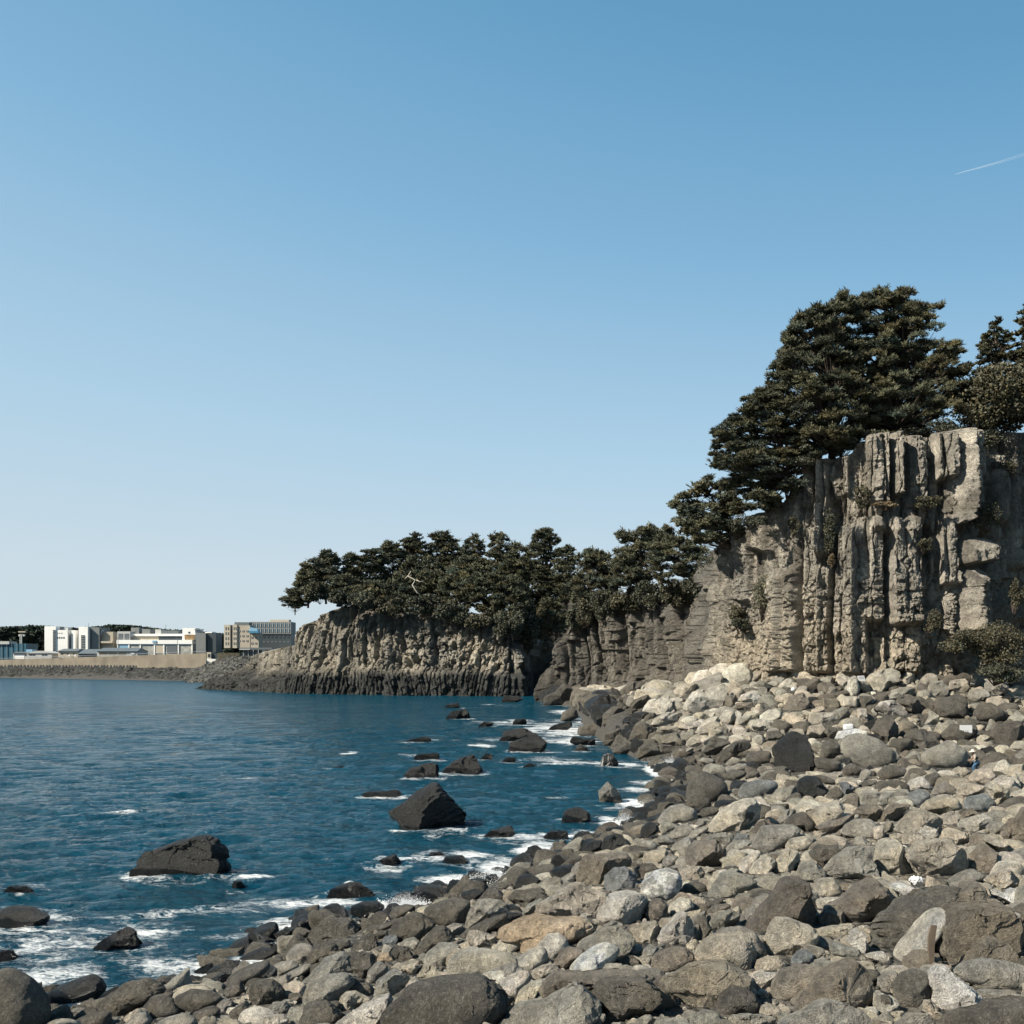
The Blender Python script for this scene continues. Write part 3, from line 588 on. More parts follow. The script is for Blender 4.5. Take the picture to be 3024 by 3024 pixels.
I|kr||1270,620 1340,570 1470,510 1560,520 1600,560 1480,620 1350,640
I|dr||1165,870 1230,780 1310,765 1350,830 1310,890 1210,890
I|dr|broad dark brown boulder with a smooth back near the seaward end|790,900 930,830 1100,850 1200,900 1100,960 960,1010 860,960
I|dr||575,960 640,880 730,870 800,900 860,970 890,1010 740,1050 620,1060
I|ga||1120,960 1180,910 1240,895 1270,940 1180,1000
I|dr||940,1020 1040,970 1110,955 1170,990 1130,1040 1000,1080
I|dl|dark pebbly-skinned boulder like a beehive|1390,880 1400,790 1460,755 1560,760 1630,820 1670,900 1560,950 1400,960
I|gr||1540,660 1620,620 1710,610 1770,650 1700,700 1590,740 1560,700
I|gr||1600,760 1680,700 1830,630 1870,660 1760,730 1650,770
I|dl||1230,1000 1330,930 1380,970 1330,1060 1230,1050
I|ga||1520,980 1560,930 1660,920 1700,980 1660,1030 1560,1020
I|pa||1420,1092 1500,1030 1650,1020 1690,1050 1650,1140 1450,1140
I|tr||430,1092 520,1010 590,1010 640,1060 600,1140 450,1140
I|gr||660,1092 760,1040 890,1010 980,1060 980,1140 700,1140
I|dr||60,1060 200,1000 320,1000 340,1092 200,1150 50,1140
H|da|dark five-sided boulder behind the cracked grey giant|800,540 860,450 950,440 1010,510 1020,580 910,640 850,570
H|gr|giant smooth grey boulder with curved cracks|585,650 620,580 720,560 850,600 930,670 980,690 980,770 900,810 750,820 650,770 590,700
H|kl|giant dark warty boulder seaward of the cracked grey giant|80,680 150,600 240,535 320,580 350,660 400,820 340,860 250,870 100,790
H|dr||430,740 440,650 500,610 570,640 580,720 520,760 460,750
H|dr||380,740 450,740 580,770 580,840 480,860 400,810
H|gr|giant pointed grey boulder standing just seaward of the person|1160,710 1250,660 1390,610 1440,650 1500,680 1510,780 1430,830 1300,830 1200,790
H|dr||940,650 960,600 1100,600 1120,650 1090,700 1000,710
H|da||1060,590 1100,540 1200,530 1280,590 1300,640 1160,700 1120,630
H|da|dark boulder carrying the white board|1310,590 1400,500 1560,480 1580,560 1530,600 1420,630 1350,610
H|da|large dark humped boulder above the board-carrying one|1270,370 1330,310 1440,275 1500,300 1510,410 1480,460 1380,450 1300,430
H|dr|round dark boulder uphill of the white board|1560,420 1600,350 1680,335 1780,390 1790,450 1700,490 1590,460
H|ga|flat-topped pale grey boulder under the cliff bushes|1510,290 1540,240 1640,235 1690,290 1560,340
H|ga||1650,260 1650,160 1720,160 1800,220 1790,280 1700,290
H|ga||1530,200 1560,120 1640,140 1640,200 1580,230
H|ta||1370,240 1400,170 1500,160 1530,220 1480,270
H|ga||1230,240 1250,190 1330,170 1370,230 1350,290 1260,300
H|da||1690,580 1750,500 1900,470 1950,520 1920,640 1750,650
H|ga||1650,540 1690,455 1740,510 1700,560
H|da||1000,340 1060,300 1130,300 1190,380 1180,430 1080,400
H|ta|big buff slab leaning at the foot of the cliff|765,180 800,120 960,80 1010,110 1020,180 930,230 850,265 810,250
H|ta|pale pointed block standing at the cliff foot|1030,150 1090,60 1130,130 1110,190 1060,210
H|pa||550,190 570,90 700,95 760,120 640,140 630,200 600,230
H|pr|tall cream stone with ring markings at the cliff foot|630,250 640,160 690,130 720,240 700,295 650,290
H|ta|narrow brown block holding the small white plaque|700,230 700,150 760,170 805,240 770,270
H|ta||600,360 610,290 700,290 700,380 640,380
H|da||710,340 720,285 810,290 800,350 740,375
H|ga||915,310 980,240 1050,290 1000,340
H|pa|boulder with a bright white crust below the cliff-foot slab|830,380 870,330 960,315 1060,380 1090,420 1000,440 880,440
H|ta||345,470 360,410 550,410 570,460 540,490 370,500
H|ta|upright tan block landward of the white foam blocks|705,480 710,380 770,380 780,490 730,500
H|ta||320,570 350,510 440,490 480,560 440,610 360,600
H|da||460,560 480,510 550,520 570,570 510,610
H|pa||0,500 0,450 60,470 70,520 0,550
H|ba||160,390 200,290 300,260 350,330 340,390 240,400
H|wa|white rock peeping out behind the cracked grey giant|540,600 560,550 700,530 780,550 780,580 620,590 580,620
H|ga||1200,490 1240,390 1300,430 1290,480 1240,510
H|da||30,610 40,550 130,540 160,580 100,620
H|ta||1830,670 1870,620 1932,620 1960,660 1880,690
H|ta||1840,340 1850,290 1932,290 1950,330
'''
# ------------------------------------------------------------------ shore, ground and sea
SHORE_PX = [(-100, 985), (30, 1005), (96, 1012), (166, 996), (222, 988), (270, 948), (318, 921), (364, 928), (423, 907), (460, 890),
            (515, 882), (536, 864), (578, 852), (633, 833), (666, 803), (677, 776), (662, 762), (620, 743), (600, 728), (590, 715), (575, 706), (546, 701)]
SHORE = [(-200., -60.), (-60., 24.)] + [((px - 512) * H / (py - HY), H * F / (py - HY)) for px, py in SHORE_PX] + [(10., 300.), (220., 300.), (220., -60.)]
SHORE = np.array(SHORE)
CLIFF_PATH = [(540, 244), (546, 240), (560, 236), (600, 230), (640, 222), (675, 212), (700, 200), (712, 188), (716, 160), (719, 135), (722, 124), (765, 118), (800, 112.5), (870, 109), (950, 108), (985, 110), (1030, 112), (1100, 113), (1260, 108)]
CP = np.array([((p - 512) * d / F, d) for p, d in CLIFF_PATH])

def poly_sd(P, poly, sign=True):
    """Signed distance to a closed polygon (positive inside) or plain distance to an open line."""
    P = np.asarray(P, float); d = np.full(len(P), 1e9); ins = np.zeros(len(P), bool)
    n = len(poly)
    for i in range(n if sign else n - 1):
        a, b = poly[i], poly[(i + 1) % n]; ab = b - a
        t = np.clip(((P - a) @ ab) / (ab @ ab), 0, 1)
        d = np.minimum(d, np.hypot(P[:, 0] - a[0] - t * ab[0], P[:, 1] - a[1] - t * ab[1]))
        if sign:
            c = (a[1] > P[:, 1]) != (b[1] > P[:, 1])
            xx = a[0] + (P[:, 1] - a[1]) * (b[0] - a[0]) / (b[1] - a[1] + 1e-12)
            ins ^= c & (P[:, 0] < xx)
    return np.where(ins, d, -d) if sign else d

GX = np.arange(-90, 140, .5); GY = np.arange(-30, 262, .5)
gx, gy = np.meshgrid(GX, GY); gp = np.stack([gx.ravel(), gy.ravel()], 1)
sd = poly_sd(gp, SHORE); ce = poly_sd(gp, CP, False); Y_ = gp[:, 1]
beach = np.where(sd > 0, (2.9 - 1.4 * sstep(50, 74, Y_)) * (1 - np.exp(-sd / 8.0)), np.maximum(.22 * sd, -3.0))
zb = np.interp(Y_, [0, 118, 130, 160, 190, 215, 235, 300], [7.0, 7.0, 6.2, 5.4, 4.8, 3.6, 1.4, .5])
talus = zb - np.interp(Y_, [0, 120, 160, 240], [.27, .25, .17, .14]) * ce
slope_back = 2.9 + np.clip(14.5 - Y_, 0, 30) * .30
gz = np.maximum(beach, np.where(sd > -1.5, talus, -9))
gz = np.where((Y_ < 14.5) & (sd > 0), np.maximum(gz, slope_back), gz)
gz = gz + .12 * fbm(np.c_[gp * .35, gp[:, :1] * 0], 3, 5)
GZ = gz.reshape(gx.shape); SDG = sd.reshape(gx.shape); CEG = ce.reshape(gx.shape)

def bil(G, x, y):
    fx = np.clip((np.asarray(x) - GX[0]) / .5, 0, len(GX) - 1.001); fy = np.clip((np.asarray(y) - GY[0]) / .5, 0, len(GY) - 1.001)
    i = fx.astype(int); j = fy.astype(int); u = fx - i; v = fy - j
    return (G[j, i] * (1 - u) * (1 - v) + G[j, i + 1] * u * (1 - v) + G[j + 1, i] * (1 - u) * v + G[j + 1, i + 1] * u * v)

def ground_hit(px, py, zmin=0.0):
    """Depth at which the sight line meets the ground or the sea."""
    D = np.arange(14, 262, .1); x = (px - 512) * D / F; z = H - (py - HY) * D / F
    g = np.maximum(bil(GZ, x, D), zmin); k = np.argmax(g >= z)
    return float(D[k]) if g[k] >= z[k] else 250.0

# ground sheet: a fine part near the beach carried on by a coarse rim out to the horizon
m, nt, b = new_mat('wet_gravel'); M_GROUND = m
tc = N(nt, 'ShaderNodeTexCoord'); v1 = N(nt, 'ShaderNodeTexVoronoi', Scale=4.5); n1 = N(nt, 'ShaderNodeTexNoise', Scale=2.0, Detail=6.0)
cr = N(nt, 'ShaderNodeValToRGB'); cr.color_ramp.elements[0].color = (.018, .017, .014, 1); cr.color_ramp.elements[1].color = (.13, .115, .09, 1)
mm = N(nt, 'ShaderNodeMath', _operation='MULTIPLY'); nt.links.new(tc.outputs['Object'], v1.inputs['Vector']); nt.links.new(tc.outputs['Object'], n1.inputs['Vector'])
nt.links.new(v1.outputs['Color'], mm.inputs[0]); nt.links.new(n1.outputs['Fac'], mm.inputs[1]); nt.links.new(mm.outputs[0], cr.inputs['Fac'])
nt.links.new(cr.outputs[0], b.inputs['Base Color']); b.inputs['Roughness'].default_value = .8
bp = N(nt, 'ShaderNodeBump', Strength=1.0, Distance=.25); nt.links.new(v1.outputs['Distance'], bp.inputs['Height']); bp.invert = True; nt.links.new(bp.outputs[0], b.inputs['Normal'])

def grid_faces(nr, nc):
    i = np.arange(nr - 1)[:, None] * nc + np.arange(nc - 1)[None, :]
    return np.stack([i, i + 1, i + nc + 1, i + nc], -1).reshape(-1, 4)

xs = np.concatenate([[-9000, -3000, -800, -200], GX[::2], [200, 800, 3000, 9000]]); ys = np.concatenate([[-9000, -2000, -300, -80], GY[::2], [330, 800, 3000, 12000]])
XX, YY = np.meshgrid(xs, ys); ZZ = bil(GZ, XX, YY)
ZZ = np.where((YY > 261.5) | (XX < -89.5), -4.0, ZZ)
mesh_np('ground', np.stack([XX, YY, ZZ], -1).reshape(-1, 3), grid_faces(len(ys), len(xs)), M_GROUND)['kind'] = 'structure'

# ---- traced boulders: outlines to pixel polygons, with their depth
def poly_px(crop, pts):
    x0, y0, s = CROPS[crop]
    return np.array([((x0 + x * s) / 2.953125, (y0 + y * s) / 2.953125) for x, y in pts])

ROCKS = []
for line in TRACES.strip().splitlines():
    crop, code, lab, pts = line.split('|')
    P = poly_px(crop, [tuple(map(float, p.split(','))) for p in pts.split()])
    sea = 'w' in code[2:]
    x, y = P[:, 0], P[:, 1]; x2, y2 = np.roll(x, -1), np.roll(y, -1); A = ((x * y2 - x2 * y).sum()) / 2
    cx = ((x + x2) * (x * y2 - x2 * y)).sum() / (6 * A); cy = ((y + y2) * (x * y2 - x2 * y)).sum() / (6 * A)
    w, h = np.ptp(x), np.ptp(y)
    bx = x[np.argmax(y)]; yb = y.max() - .06 * h
    D0 = H * F / (yb - HY) if sea else ground_hit(.5 * (bx + cx), yb)
    ROCKS.append(dict(P=P, c=np.array([cx, cy]), w=w, h=h, A=abs(A), col=code[0], shp=code[1], sea=sea, lab=lab, D0=D0, crop=crop))
ROCKS.sort(key=lambda r: -r['A'])
# ------------------------------------------------------------------ boulders
BASE0 = dict(k=(.040, .041, .038), d=(.120, .106, .082), g=(.235, .218, .178), t=(.36, .315, .24), p=(.52, .475, .39), w=(.66, .63, .56),
            b=(.172, .145, .108), o=(.34, .255, .16), s=(.145, .155, .155))
BASE = {k_: tuple((.80 if k_ == 'k' else 1.22 if k_ == 'd' else 1.32 if k_ in 'pw' else 1.62) * x for x in v) for k_, v in BASE0.items()}
CWORD = dict(k='black wet', d='dark grey-brown', g='grey', t='tan', p='pale cream', w='white', b='brown', o='ochre', s='slate grey')
SWORD = dict(a='angular', r='smooth rounded', l='rough lumpy', y='layered')

def radial(P, c, n=360, smooth=3):
    th = np.linspace(-math.pi, math.pi, n, endpoint=False); R = np.zeros(n)
    a = P - c; b = np.roll(P, -1, axis=0) - c
    for i, t in enumerate(th):
        d = np.array([math.cos(t), math.sin(t)]); best = 0
        e = b - a; den = d[0] * e[:, 1] - d[1] * e[:, 0]; den = np.where(abs(den) < 1e-9, 1e-9, den)
        tt = (a[:, 0] * e[:, 1] - a[:, 1] * e[:, 0]) / den; uu = (a[:, 0] * d[1] - a[:, 1] * d[0]) / den
        ok = (tt > 0) & (uu >= -1e-6) & (uu <= 1 + 1e-6)
        R[i] = tt[ok].max() if ok.any() else 1.0
    k = np.ones(2 * smooth + 1) / (2 * smooth + 1)
    return th, np.convolve(np.concatenate([R[-smooth:], R, R[:smooth]]), k, 'valid')

def carve(q, shp, rg):
    """Cut flat facets into the rounded body q, keeping its outline as seen from the beach."""
    npl = dict(a=15, y=9, l=6, r=4)[shp]; hard = dict(a=.97, y=.9, l=.6, r=.5)[shp]
    for _ in range(npl):
        m_ = rg.normal(size=3); m_[2] = abs(m_[2]) * (.9 if _ % 3 else -.9); m_ /= np.linalg.norm(m_)
        vp = math.hypot(m_[0], m_[1]); d = rg.uniform(.52, .85) if vp < .75 else rg.uniform(.93, 1.0)
        over = np.maximum(0, q @ m_ - d); q = q - over[:, None] * m_ * hard
    return q

def stone_col(base, q, seed, wetline=None):
    base = np.array(base) * .86 + np.mean(base) * .14
    c = np.array(base)[None, :] * np.ones((len(q), 1))
    n = fbm(q * 1.3 + seed * 3.1, 3, seed); n2 = fbm(q * .9 - seed * 1.7, 3, seed + 9)
    c = c * (1 + .45 * n[:, None]) * (1 + n2[:, None] * np.array([.10, .02, -.12]))
    return np.clip(c, .01, .85)

def make_traced(i, r):
    rg = np.random.default_rng(1000 + i)
    px = max(r['w'], r['h']); n = 6 if px > 48 else 5 if px > 20 else 4 if px > 11 else 3
    V, T = ico(n); shp = r['shp']
    th, R = radial(r['P'], r['c'], smooth=dict(a=3, y=3, l=8, r=9)[shp])
    mn, mx_ = min(r['w'], r['h']), max(r['w'], r['h'])
    D0 = r['D0']; dz = .5 * min(mn * 1.15, mx_ * .9) * D0 / F
    Dc = D0 + .55 * dz; s = Dc / F
    p = dict(a=3.0, y=3.2, l=2.3, r=2.25)[shp]
    rho = np.hypot(V[:, 0], V[:, 1]); nn = (rho ** p + np.abs(V[:, 2]) ** p) ** (1 / p)
    q = V / nn[:, None]
    q = carve(q, shp, rg)
    rho = np.hypot(q[:, 0], q[:, 1]); t_ = np.arctan2(-q[:, 1], q[:, 0])
    RR = np.interp(t_, np.concatenate([th, [math.pi]]), np.concatenate([R, R[:1]]))
    ext = 1.3 if r['sea'] else 1.12
    x = rho * RR * np.cos(t_) * s; z = -rho * RR * np.sin(t_) * s
    z = np.where(z < 0, z * ext, z); y = -q[:, 2] * dz
    P = np.stack([x, y, z], 1); size = math.sqrt(mn * mx_) * s
    nrm = V / np.linalg.norm(V, axis=1)[:, None]
    u = P / size
    amp = dict(a=.050, y=.035, l=.062, r=.036)[shp]
    d = amp * fbm(u * 2.6 + i * 7.7, 5, i, .58) + dict(a=.024, y=.028, l=.028, r=.011)[shp] * fbm(u * 9 + i * 3.3, 3, i + 5)
    if px > 14 and shp != 'r':
        fv, fe = facet3(u * (2.6 if shp == 'a' else 3.4) + .25 * fbm(u * 3, 2, i)[:, None] + i * 1.7, i + 40)
        d = d + (.075 if shp == 'a' else .045) * fv - .02 * (1 - sstep(0, .07, fe))
        fv, fe = facet3(u * 7.5 + i * 1.3, i + 41); d = d + .020 * fv
    if shp == 'l':
        d = d + .016 * (1 - 2 * np.abs(perlin(u * 15 + i, i + 3)))
    if shp == 'a':
        d = d - .03 * np.maximum(0, .25 - np.abs(perlin(u * 2.3 + i * 2.2, i + 4))) * 4 * (hash01(np.array([i]), seed=3)[0])
    if shp == 'y':      # strata: stepped ledges along a tilted axis
        ang = rg.uniform(-.2, .35) if r['crop'] != 'J' else -.75
        if r['crop'] == 'K': ang = -.12
        ax = np.array([math.sin(ang), .25, math.cos(ang)]); k_ = (u @ ax) * (4.2 if r['crop'] == 'K' else 11) + .35 * perlin(u * 2, 8)
        fr = k_ - np.floor(k_); d = d + .045 * (sstep(0, .25, fr) - sstep(.6, 1.0, fr)) * (.6 + .8 * hash01(np.floor(k_).astype(int), seed=i))
    P = P + nrm * (d * size)[:, None]
    loc = at(r['c'][0], r['c'][1], Dc)
    base = np.array(BASE[r['col']]) * (1 + rg.uniform(-.12, .14)) * (1 + rg.uniform(-.018, .018, 3))
    if r['sea'] and r['col'] == 'd': base = base * .6
    col = stone_col(base, u * 1.2, i)
    wz = P[:, 2] + loc[2]
    wet = np.zeros(len(P))
    if r['sea'] or r['col'] == 'k':
        wl = .35 + .3 * fbm(u * 2 + i, 2, 2); wet = 1 - sstep(wl, wl + .25, wz) if r['sea'] else np.full(len(P), .55)
        if r['sea']: wet = np.maximum(wet, .42)
        if r['sea'] and r['h'] < 12: wet = np.maximum(wet, .8)
        if not (r['h'] < 12):
            col = col * np.where(r['sea'], 1.0, 1.0)
        col = col * (1.12 - .66 * wet * (1 if r['sea'] else .5))[:, None]
    if r['lab'].startswith('large cream boulder with a blue-black'):
        st = sstep(.12, .3, fbm(u * 2.2 + 4, 3, 77) + .5 - 1.6 * np.hypot(u[:, 0] - .25, u[:, 2] - .1)); col = col * (1 - .8 * st)[:, None]
    if 'encrusted' in r['lab'] or 'white crust' in r['lab']:
        st = sstep(-.05, .1, fbm(u * 4, 3, 7)); col = col * (.55 + .55 * st)[:, None]
    if 'ring markings' in r['lab']:
        e = np.hypot(u[:, 0] * 1.8, u[:, 2]) + .1 * perlin(u * 3, 2); col = col * (1 - .45 * sstep(.6, 1, np.cos(e * 26)))[:, None]
    if 'white streak' in r['lab'] or 'streaked with white' in r['lab']:
        st = sstep(.15, .4, perlin(np.c_[u[:, 0] * 9, u[:, 1] * 9, u[:, 2] * .8], 4)) * (q[:, 0] < .2); col = col * (1 - st)[:, None] + np.array([.6, .6, .58]) * st[:, None]
    r['dz'] = dz; r['Dc'] = Dc; r['size'] = size
    o = mesh_np('boulder', P, T, M_ROCK, col=col, fl=dict(wet=wet), loc=loc)
    return o

MAXROCK = 298
for i, r in enumerate(ROCKS):
    vis = r['A']
    r['single'] = i < MAXROCK
objs = []
loose = []
for i, r in enumerate(ROCKS):
    r['o'] = make_traced(i, r)
    if not r['single']:
        me = r['o'].data; n_ = len(me.vertices); v = np.zeros(n_ * 3, np.float32); me.vertices.foreach_get('co', v); f = np.zeros(len(me.polygons) * 3, np.int32); me.loops.foreach_get('vertex_index', f)
        c = np.zeros(n_ * 4, np.float32); me.attributes['col'].data.foreach_get('color', c); w_ = np.zeros(n_, np.float32); me.attributes['wet'].data.foreach_get('value', w_)
        loose.append((v.reshape(-1, 3) + np.array(r['o'].location), f.reshape(-1, 3), c.reshape(-1, 4)[:, :3], w_)); bpy.data.objects.remove(r['o']); r['o'] = None

# labels: landmarks keep their own, the others are told by the nearest landmark and the side they lie on
GROUP = dict(w='rocks standing in the sea', o='boulders of the beach')
for r in ROCKS: r['land'] = bool(r['lab']) and r['single']
LM = [r for r in ROCKS if r['land']]
used = set()
def short(lab):
    s = lab
    for cut in (' beside', ' in front', ' behind', ' above the', ' below the', ' under the', ' near the', ' standing at', ' leaning', ' between', ' among', ' just', ' lying', ' tucked', ' slanting down',
                ' seaward', ' landward', ' standing', ' streaked', ' uphill', ' beyond', ' tucked', ' at the', ' with a', ' with an', ' with', ' off the', ' on the tall', ' of the', ' by the', ' sitting', ' holding', ' carrying', ' nearest', ' awash', ' alone'):
        if cut in s:
            c = s[:s.index(cut)]
            if sum(l['lab'].startswith(c + ' ') or l['lab'] == c for l in LM) == 1: s = c
    w_ = s.split()
    return ' '.join(w_[:9])
for r in LM: r['short'] = short(r['lab'])
def rel(d):
    a = math.degrees(math.atan2(-d[1], d[0]))
    for lim, t in ((22.5, 'just inland of the'), (67.5, 'behind and inland of the'), (112.5, 'directly behind the'), (157.5, 'behind and seaward of the')):
        if -lim < a <= lim and ((a >= 0) or lim == 22.5): return t
    if a > 0 or a < -157.5: return 'just seaward of the'
    if a > -67.5: return 'in front and inland of the'
    if a > -112.5: return 'directly in front of the'
    return 'in front and seaward of the'
for r in ROCKS:
    if not r['single']: continue
    if r['land']: lab = r['lab']
    else:
        dist = sorted(LM, key=lambda l: np.hypot(*((l['c'] - r['c']) * (1, 1.4))) - .35 * l['w'])
        lab = None
        for l in dist[:9]:
            k = (id(l), rel(r['c'] - l['c']))
            if k not in used:
                used.add(k); sz = 'tiny' if r['w'] * r['h'] < 120 else 'small' if r['w'] * r['h'] < 420 else 'mid-sized'
                shape = SWORD[r['shp']]
                if r['w'] > 2 * r['h']: shape = 'low'
                noun = 'rock' if r['sea'] else 'boulder'
                lab = f"{sz} {CWORD[r['col']].replace('black wet', 'black')} {shape} {noun} {k[1]} {l['short']}"
                break
        if lab is None: lab = f"{CWORD[r['col']]} {SWORD[r['shp']]} boulder"
        lab = ' '.join(lab.split()[:16])
    tag(r['o'], lab, 'rock' if r['sea'] else 'boulder', GROUP['w'] if r['sea'] else GROUP['o'])

# ---- the rest of the boulder beach, poured around the traced ones
PX = []; PS = []
for k in range(24):         # prototypes
    rg = np.random.default_rng(500 + k); lvl = 4 if k < 0 else 3
    V, T = ico(lvl); shp = 'raalaara'[k % 8]
    p = dict(a=3.4, l=2.4, r=2.3)[shp]; nn = (np.abs(V) ** p).sum(1) ** (1 / p); q = V / nn[:, None]
    for _ in range(9 if shp == 'a' else 4):
        m_ = rg.normal(size=3); m_ /= np.linalg.norm(m_); q = q - np.maximum(0, q @ m_ - rg.uniform(.5, .88))[:, None] * m_ * (.97 if shp == 'a' else .6)
    q = q * (1 + (.09 if shp == 'a' else .07) * fbm(q * 1.9 + k * 3, 4, k)[:, None] + .02 * perlin(q * 8 + k, k)[:, None])
    q = q * (1 + (.14 if shp == 'a' else .05) * facet3(q * 1.7 + k * 2.1, k + 7)[0][:, None])
    q = q * np.array([1.15, .9, .72 if shp != 'a' else .8]) * (1 + rg.uniform(-.12, .12, 3))
    PX.append((q, T)); V2_, T2_ = ico(2); PS.append((q[:len(V2_)], T2_))

def rotmat(rg, tilt=.5):
    a, b_, c = rg.uniform(-tilt, tilt), rg.uniform(-tilt, tilt), rg.uniform(0, 6.283)
    Rx = np.array([[1, 0, 0], [0, math.cos(a), -math.sin(a)], [0, math.sin(a), math.cos(a)]])
    Ry = np.array([[math.cos(b_), 0, math.sin(b_)], [0, 1, 0], [-math.sin(b_), 0, math.cos(b_)]])
    Rz = np.array([[math.cos(c), -math.sin(c), 0], [math.sin(c), math.cos(c), 0], [0, 0, 1]])
    return Rz @ Ry @ Rx

def inside(P, pts):
    x, y = P[:, 0], P[:, 1]; ins = np.zeros(len(pts), bool)
    for i in range(len(P)):
        x1, y1, x2, y2 = x[i], y[i], x[(i + 1) % len(P)], y[(i + 1) % len(P)]
        c = (y1 > pts[:, 1]) != (y2 > pts[:, 1]); ins ^= c & (pts[:, 0] < x1 + (pts[:, 1] - y1) * (x2 - x1) / (y2 - y1 + 1e-12))
    return ins

PX_ = PX
KEEP = [dict(P=np.array([(cx - w, y0), (cx + w, y0), (cx + w, y1), (cx - w, y1)]), c=np.array([cx, (y0 + y1) / 2]), w=2 * w, h=y1 - y0, A=999, Dc=D_, dz=1.0)
        for cx, w, y0, y1, D_ in ((976.5, 8, 749, 774, 74), (966, 8, 722, 737, 92), (861, 6, 674, 684, 108), (851, 9, 722, 739, 92), (793, 3, 686, 693, 110), (916, 6, 874, 887, 40))]   # kept clear for the small things
def fill(ntry, rmin, rmax, pw, ymax, sink, seed, hue, near=15, overlap=.72, protos=None):
    PX = protos or PX_
    rg = np.random.default_rng(seed); acc = []; cells = {}
    yy = near + (ymax - near) * rg.uniform(0, 1, ntry) ** 1.25
    xx = rg.uniform(-.62, .62, ntry) * yy
    rr = rmin * (rmax / rmin) ** (rg.uniform(0, 1, ntry) ** pw)
    rr = rr * np.clip(.38 + yy / 115, .5, 1.25)
    order = np.argsort(-rr); xx, yy, rr = xx[order], yy[order], rr[order]
    d = bil(SDG, xx, yy); ce_ = bil(CEG, xx, yy); g = bil(GZ, xx, yy)
    ok = (d > -1.2) & (np.abs(xx) < .54 * yy) & ~((yy > 236))
    # keep in front of the cliff line
    cx_at = np.interp(yy, CP[::-1, 1][CP[::-1, 1].argsort()], CP[::-1, 0][CP[::-1, 1].argsort()])
    ok &= (yy < 107) | ((yy >= 107) & (xx < cx_at + 1.0))
    zc = g + rr * sink
    Dp = yy - rr * .6
    px = 512 + xx * F / yy; py = HY + (H - zc) * F / yy; pr = rr * F / yy
    for k, (ox, oy) in enumerate(((0, 0), (0, -.75), (-.75, -.2), (.75, -.2), (-.5, -.6), (.5, -.6), (0, .5))):
        pts = np.stack([px + ox * pr, py + oy * pr], 1)
        for r in ROCKS + KEEP:
            if k > 0 and r['A'] < 60: continue
            m_ = (abs(pts[:, 0] - r['c'][0]) < r['w']) & (abs(pts[:, 1] - r['c'][1]) < r['h']) & ok & (yy < r['Dc'] + r['dz'] * .9)
            idx = np.nonzero(m_)[0]
            if len(idx):
                bad = inside(r['P'], pts[idx]); ok[idx[bad]] = False
    for i in np.nonzero(ok)[0]:
        x, y, r_ = xx[i], yy[i], rr[i]; c = (int(x // 1.6), int(y // 1.6)); hit = False
        for a in (-1, 0, 1):
            for b_ in (-1, 0, 1):
                for (x2, y2, r2) in cells.get((c[0] + a, c[1] + b_), ()):
                    if (x - x2) ** 2 + (y - y2) ** 2 < ((r_ + r2) * overlap) ** 2: hit = True; break
        if hit: continue
        cells.setdefault(c, []).append((x, y, r_)); acc.append(i)
    Vs, Ts, Cs, Ws = [], [], [], []; n0 = 0
    for i in acc:
        q, T = PX[rg.integers(len(PX))]
        P = (q @ rotmat(rg).T) * rr[i]; P = P + np.array([xx[i], yy[i], zc[i]])
        dd = d[i]; u = rg.uniform()
        dark = np.clip(1 - (dd - 1.5) / 7.0, 0, 1); gully = np.exp(-((yy[i] - 74) / 9) ** 2) * .8 if yy[i] < 95 else 0
        if yy[i] > 85: gully = .35 if xx[i] > 26 else .0
        if rg.uniform() < max(dark, gully): key = 'kdddgd'[int(u * 5.99)] if dd > 1 else 'kkkdkd'[int(u * 5.99)]
        else: key = hue[int(u * (len(hue) - .01))]
        if yy[i] > 90 and xx[i] < 27 and dd > 4: key = 'tgptgd'[int(u * 5.99)]
        base = np.array(BASE[key]) * rg.uniform(.8, 1.2) * (1 + rg.uniform(-.018, .018, 3))
        Vs.append(P); Ts.append(T + n0); n0 += len(P); Cs.append(np.broadcast_to(base, (len(P), 3))); Ws.append(np.full(len(P), .7 if key == 'k' else 0.))
    return np.concatenate(Vs), np.concatenate(Ts), np.concatenate(Cs), np.concatenate(Ws), len(acc)

V1, T1, C1, W1, k1 = fill(90000, .22, .85, 1.4, 150, .20, 11, 'gtgtptbgtd')
V1 = V1.astype(np.float32)
C1 = C1 * (1 + .35 * fbm(V1 * .9, 2, 3))[:, None]
V3, T3, C3, W3, k3 = fill(30000, .6, 1.9, 1.3, 234, .2, 14, 'dgdkdgtd', near=118)
T1 = np.concatenate([T1, T3 + len(V1)]); V1 = np.concatenate([V1, V3.astype(np.float32)]); C1 = np.concatenate([C1, C3]); W1 = np.concatenate([W1, W3])
for v, f, c, w_ in loose:
    T1 = np.concatenate([T1, f + len(V1)]); V1 = np.concatenate([V1, v]); C1 = np.concatenate([C1, c]); W1 = np.concatenate([W1, w_])
o = mesh_np('boulders', V1, T1, M_ROCK, col=np.clip(C1, .01, .8), fl=dict(wet=W1))
tag(o, kind='stuff', label='smaller boulders and stones filling the beach and the rockfall', category='stones')
V2, T2, C2, W2, k2 = fill(50000, .09, .22, 1.2, 62, .35, 12, 'gtgtpdbg', overlap=.6, protos=PS)
o = mesh_np('cobbles', V2, T2, M_ROCK, col=C2, fl=dict(wet=W2))
tag(o, kind='stuff', label='cobbles wedged between the beach boulders', category='cobbles')
print('fill', k1, k2, len(V1), len(V2))
